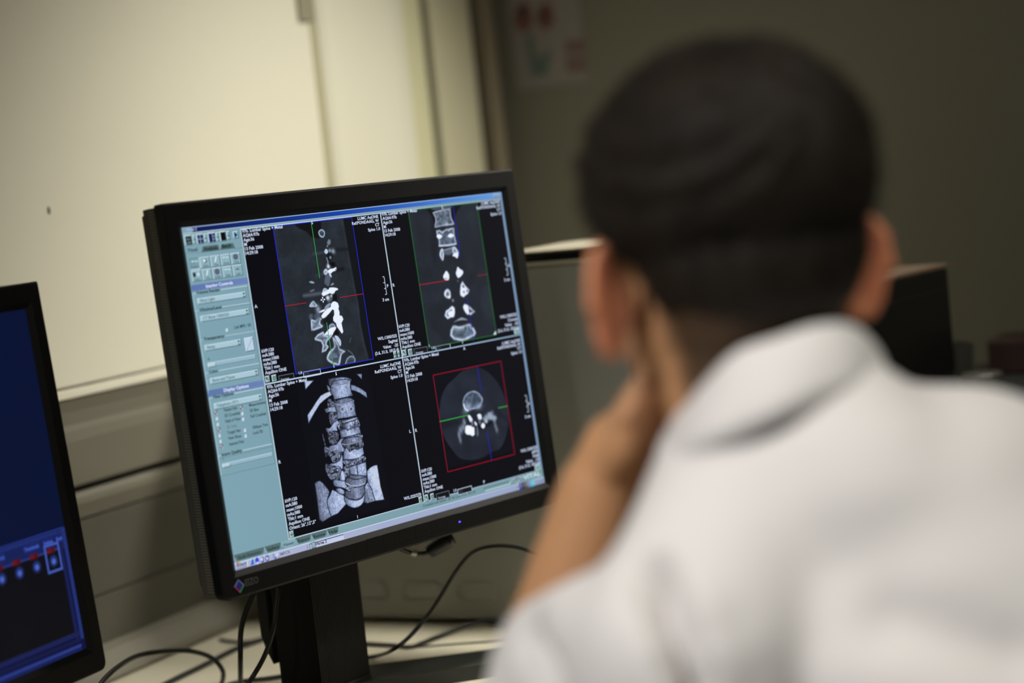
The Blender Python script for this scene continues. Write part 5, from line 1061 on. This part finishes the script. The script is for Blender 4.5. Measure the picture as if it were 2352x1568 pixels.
be = np.clip((loc[:, 1]-.0)/.03, 0, 1)*np.clip((-.055-loc[:, 2])/.02, 0, 1)*(loc[:, 2] > -.14)*(np.abs(loc[:, 0]) < .08)*np.clip((loc[:, 2]+.14)/.03, 0, 1); put_tint(be*.25, (110, 84, 70))
lips = np.exp(-((loc[:, 2]+.0865)/.006)**2-(loc[:, 0]/.022)**2)*(loc[:, 1] > .085); put_tint(lips, (178, 96, 84))
brow = np.exp(-((loc[:, 2]+.002)/.005)**2-((np.abs(loc[:, 0])-.032)/.018)**2)*(loc[:, 1] > .06); put_tint(brow, (44, 32, 24))
at = body.color_attributes.new('Col', 'FLOAT_COLOR', 'POINT'); buf = np.ones((len(co), 4), np.float32); buf[:, :3] = cols; at.data.foreach_set('color', buf.ravel())
SKIN = mat('skin', (206, 154, 112), .5, spec=.35, attr='Col', var=.05, vscale=30, sub=.12, bump=.05, bscale=400)
body.materials.clear(); body.materials.append(SKIN)
person = top('person', body, 'person seen from behind in a white short-sleeved coat, chin on left hand', 'person', loc=(PV[0], PV[1], 0))
for s in (-1, 1):
    ec = H(s*.031, .0765, -.026); v, f = ell(ec, HA, (.0115,)*3, 10); eo = put('eye', arr_mesh('eye', v, f, smooth=True, m=mat('eye_white', (205, 198, 190), .25)), person)
    v, f = ell(ec+HF*.0085, HA, (.0052, .0036, .0052), 8); put('iris', arr_mesh('iris', v, f, smooth=True, m=mat('dark_iris', (46, 32, 22), .2)), eo)
# ---- hair: a shell grown from the scalp plus short clipped strands
hs = voxel_skin([ell(H(0, -.006, -.002), HA, (.0785, .094, .073)), ell(H(0, -.020, .004), HA, (.075, .080, .064)), ell(H(0, .035, -.03), HA, (.064, .058, .075))]+caps([H(.0, -.020, -.050), V(1705, 760, 1.105)], [.064, .060]), .0035, 5, 'hair')
ch_ = coords(hs); nh = normals(hs); l = (ch_-HC)@HA.T
ax_ = np.abs(l[:, 0])
line = np.where(l[:, 1] < .0, -.090+.018*np.clip(ax_/.06, 0, 1)**2, -.05)            # nape line
line = np.where((l[:, 1] > -.03) & (l[:, 1] < .012), -.078+.038*np.clip((l[:, 1]+.012)/.014, 0, 1), line)                     # above the ears
line = np.where(l[:, 1] >= .012, np.where(l[:, 1] < .04, -.045+(l[:, 1]-.012)*1.6, -.0+(l[:, 1]-.04)*1.5), line)
line = np.where((l[:, 1] <= -.03), -.094+.018*np.clip((l[:, 1]+.075)/.045, 0, 1)*np.clip(ax_/.05, 0, 1), line)
mask = np.clip((l[:, 2]-line)/.022, -1, 1)
wx, wz = .002, .040                                        # crown whorl, seen from behind
whorl = H(wx, -.088, .042)
ang = np.arctan2(((ch_-whorl)@HU), ((ch_-whorl)@HR)); rad = np.linalg.norm(ch_-whorl, axis=1)
stre = .5+.5*np.sin(ang*11+rad*50+3*np.sin(ang*4+rad*40)); stre2 = .5+.5*np.sin(ang*41-rad*90+2*np.sin(rad*130))
th = np.where(mask > 0, .0065*np.clip(mask, 0, 1)**.6+.0026*np.clip(mask, 0, 1)*(stre+.4*stre2-.8), -.004)
th = th*np.clip(.35+rad/.02, .35, 1)
th += .004*np.clip((l[:, 2]-.03)/.05, 0, 1)*(mask > 0)
ch2 = ch_+nh*th[:, None]; setco(hs, ch2)
bm = bmesh.new(); bm.from_mesh(hs); bm.verts.ensure_lookup_table(); bmesh.ops.delete(bm, geom=[v for v in bm.verts if mask[v.index] < -.35], context='VERTS'); bm.to_mesh(hs); bm.free()
cm = coords(hs); nm = normals(hs); idx = RNG.choice(len(cm), 26000); v, f = [], []
lc = (cm-HC)@HA.T
base_ = cm[idx]+RNG.normal(size=(len(idx), 3))*.0012; n_ = nm[idx]; away = base_-whorl; away -= n_*(np.sum(away*n_, 1))[:, None]; away /= (np.linalg.norm(away, axis=1)[:, None]+1e-6); tw = np.cross(n_, away)
dirn = n_*.55+away*.75+tw*.25+RNG.normal(size=n_.shape)*.22; dirn /= np.linalg.norm(dirn, axis=1)[:, None]
ln = (.006+.005*RNG.random(len(idx)))*np.clip((lc[idx, 2]+.12)/.08, .25, 1); sd_ = np.cross(dirn, RNG.normal(size=n_.shape)); sd_ /= np.linalg.norm(sd_, axis=1)[:, None]; b0 = base_-n_*.001
tv = np.stack([b0-sd_*.00022, b0+sd_*.00022, b0+dirn*ln[:, None]], 1).reshape(-1, 3); n0 = len(cm)
av = np.concatenate([cm, tv]); faces = [tuple(p.vertices) for p in hs.polygons]+[(n0+3*i, n0+3*i+1, n0+3*i+2) for i in range(len(idx))]
HAIR = mat('dark_brown_hair', (36, 30, 23), .6, spec=.2, var=.9, vscale=26, bump=.4, bscale=420)
hm = arr_mesh('hair', av, faces, smooth=True, m=HAIR); put('hair', hm, person)
# ---- the white coat
cp = trunk(.014)
cp += caps([V(1810, 1040, 1.085), V(1695, 1290, 1.04), SL], [.072, .070, .064]); cp += caps([V(1865, 1060, 1.09), V(2180, 1175, 1.14), SR], [.070, .063, .064]); cp += caps([V(1880, 1030, 1.07), V(1930, 1220, 1.065), P3(.0, -.050, mid[2]-.15)], [.066, .095, .118])
cp += caps([SL, V(1425, 1552, 1.04), V(1322, 1572, 1.09)], [.064, .062, .058]); cp += caps([SR, ER*.75+SR*.25], [.066, .058])
cp += caps([V(1290, 1620, 1.08), V(1255, 1660, 1.10)], [.052, .040])
coat = voxel_skin(cp, .0045, 60, 'coat'); cc_ = coords(coat); nc = normals(coat)
# drape: long soft folds, and the creased armhole seam on the left
def seam(P, r_, depth):
    d = np.full(len(cc_), 9.0); P = spline(P, 6)
    for i in range(len(P)-1):
        a, b = P[i], P[i+1]; e_ = b-a; t = np.clip(((cc_-a)@e_)/(e_@e_), 0, 1); d = np.minimum(d, np.linalg.norm(cc_-a-t[:, None]*e_, axis=1))
    return -depth*np.exp(-(d/r_)**2)
def hit(x, y):
    """first point of the coat under a pixel"""
    r_ = ray(x, y); r_ = r_/np.linalg.norm(r_); t = (cc_-CC)@r_; dd = np.linalg.norm(cc_-CC-t[:, None]*r_, axis=1); k = np.where(dd < .006)[0]
    return cc_[k[np.argmin(t[k])]] if len(k) else CC+r_*1.0
disp = .0016*np.sin(((cc_-mid)@sv)*34+((cc_-mid)@Z)*22+2*np.sin(((cc_-mid)@Z)*17))+.0008*np.sin(((cc_-mid)@sv)*21-((cc_-mid)@Z)*55+1.2)
disp += seam([hit(1472, 1290), hit(1500, 1345), hit(1535, 1400), hit(1565, 1450), hit(1590, 1510), hit(1608, 1568), hit(1618, 1640)], .0095, .036)
disp += seam([hit(1190, 1440), hit(1200, 1500), hit(1225, 1560)], .012, .018)
disp += seam([hit(2352, 1490), hit(2200, 1440), hit(2060, 1400)], .02, .010)
disp += seam([hit(1760, 1568), hit(1720, 1480), hit(1690, 1430)], .016, .004)
setco(coat, cc_+nc*disp[:, None])
COAT = mat('white_cotton', (230, 227, 225), .85, spec=.15, bump=.15, bscale=900)
coat.materials.clear(); coat.materials.append(COAT); coat_o = put('coat', coat, person)
# collar: a folded band round the neck, high at the nape and falling to the throat on the left
up = [(1532, 1003, 1.10), (1572, 935, 1.065), (1622, 872, 1.045), (1690, 808, 1.03), (1785, 776, 1.025), (1868, 750, 1.03), (1935, 742, 1.045), (1978, 757, 1.07), (1996, 795, 1.11), (1940, 850, 1.15), (1800, 930, 1.17), (1640, 990, 1.155)]
lo = [(1492, 1095, 1.085), (1540, 1060, 1.03), (1610, 1015, 1.005), (1690, 985, .995), (1790, 945, .99), (1900, 905, 1.0), (1990, 880, 1.02), (2045, 870, 1.06), (2052, 885, 1.11), (2000, 930, 1.15), (1800, 1060, 1.18), (1600, 1110, 1.16)]
U_ = [V(*p) for p in up]; L_ = [V(*p) for p in lo]
def cspl(P, n=5):
    N = len(P); out = []
    for i in range(N):
        p0, p1, p2__, p3_ = P[i-1], P[i], P[(i+1) % N], P[(i+2) % N]
        for k in range(n): t = k/n; out.append(.5*((2*p1)+(-p0+p2__)*t+(2*p0-5*p1+4*p2__-p3_)*t*t+(-p0+3*p1-3*p2__+p3_)*t**3))
    return np.array(out)
U_, L_ = cspl(U_), cspl(L_); cen_ = U_.mean(0); axn = (L_.mean(0)-U_.mean(0)); axn /= np.linalg.norm(axn)
def inward(P, k): d = cen_-P; d -= np.outer(d@axn, axn); d /= np.linalg.norm(d, axis=1)[:, None]; return P+d*k
L_ = inward(L_, .0035); rings = [inward(L_, .010)+axn*.0, inward(L_, -.001)-axn*.001, L_*.66+U_*.34-inward(L_, .0)*0, L_*.33+U_*.67, inward(U_, -.001), inward(U_, .003)-axn*.0028, inward(U_, .007)-axn*.001, inward(U_, .009)+axn*.006, inward(U_, .010)+axn*.035]
rings[2] = inward(rings[2], -.003); rings[3] = inward(rings[3], -.004)
n = len(U_); v = np.concatenate(rings); f = [(i*n+k, i*n+(k+1) % n, (i+1)*n+(k+1) % n, (i+1)*n+k) for i in range(len(rings)-1) for k in range(n)]
cme = arr_mesh('collar', v, f, smooth=True, m=COAT); collar = put('collar', cme, coat_o)
ss = collar.modifiers.new('sub', 'SUBSURF'); ss.levels = 1; ss.render_levels = 2
# ---- trousers and shoes, under the desk
tp = [ell(PV-Z*.03, TA, (.18, .14, .11))]
for hp, kn_, an_ in knees: tp += caps([hp, kn_], [.092, .068]); tp += caps([kn_, an_+Z*.02], [.066, .060])
tr = voxel_skin(tp, .008, 6, 'trousers'); tr.materials.clear(); tr.materials.append(mat('white_trousers', (214, 210, 204), .85)); put('trousers', tr, person)
for hp, kn_, an_ in knees:
    c_ = np.array([an_[0], an_[1], .044])+BF*.06; sh = voxel_skin([ell(c_, TA, (.050, .128, .042)), ell(c_-BF*.07+Z*.01, TA, (.044, .05, .05))], .006, 3, 'shoe'); q_ = coords(sh); q_[:, 2] = np.maximum(q_[:, 2], .0); setco(sh, q_)
    sh.materials.clear(); sh.materials.append(mat('black_shoe', (30, 28, 26), .5)); put('shoe', sh, person)
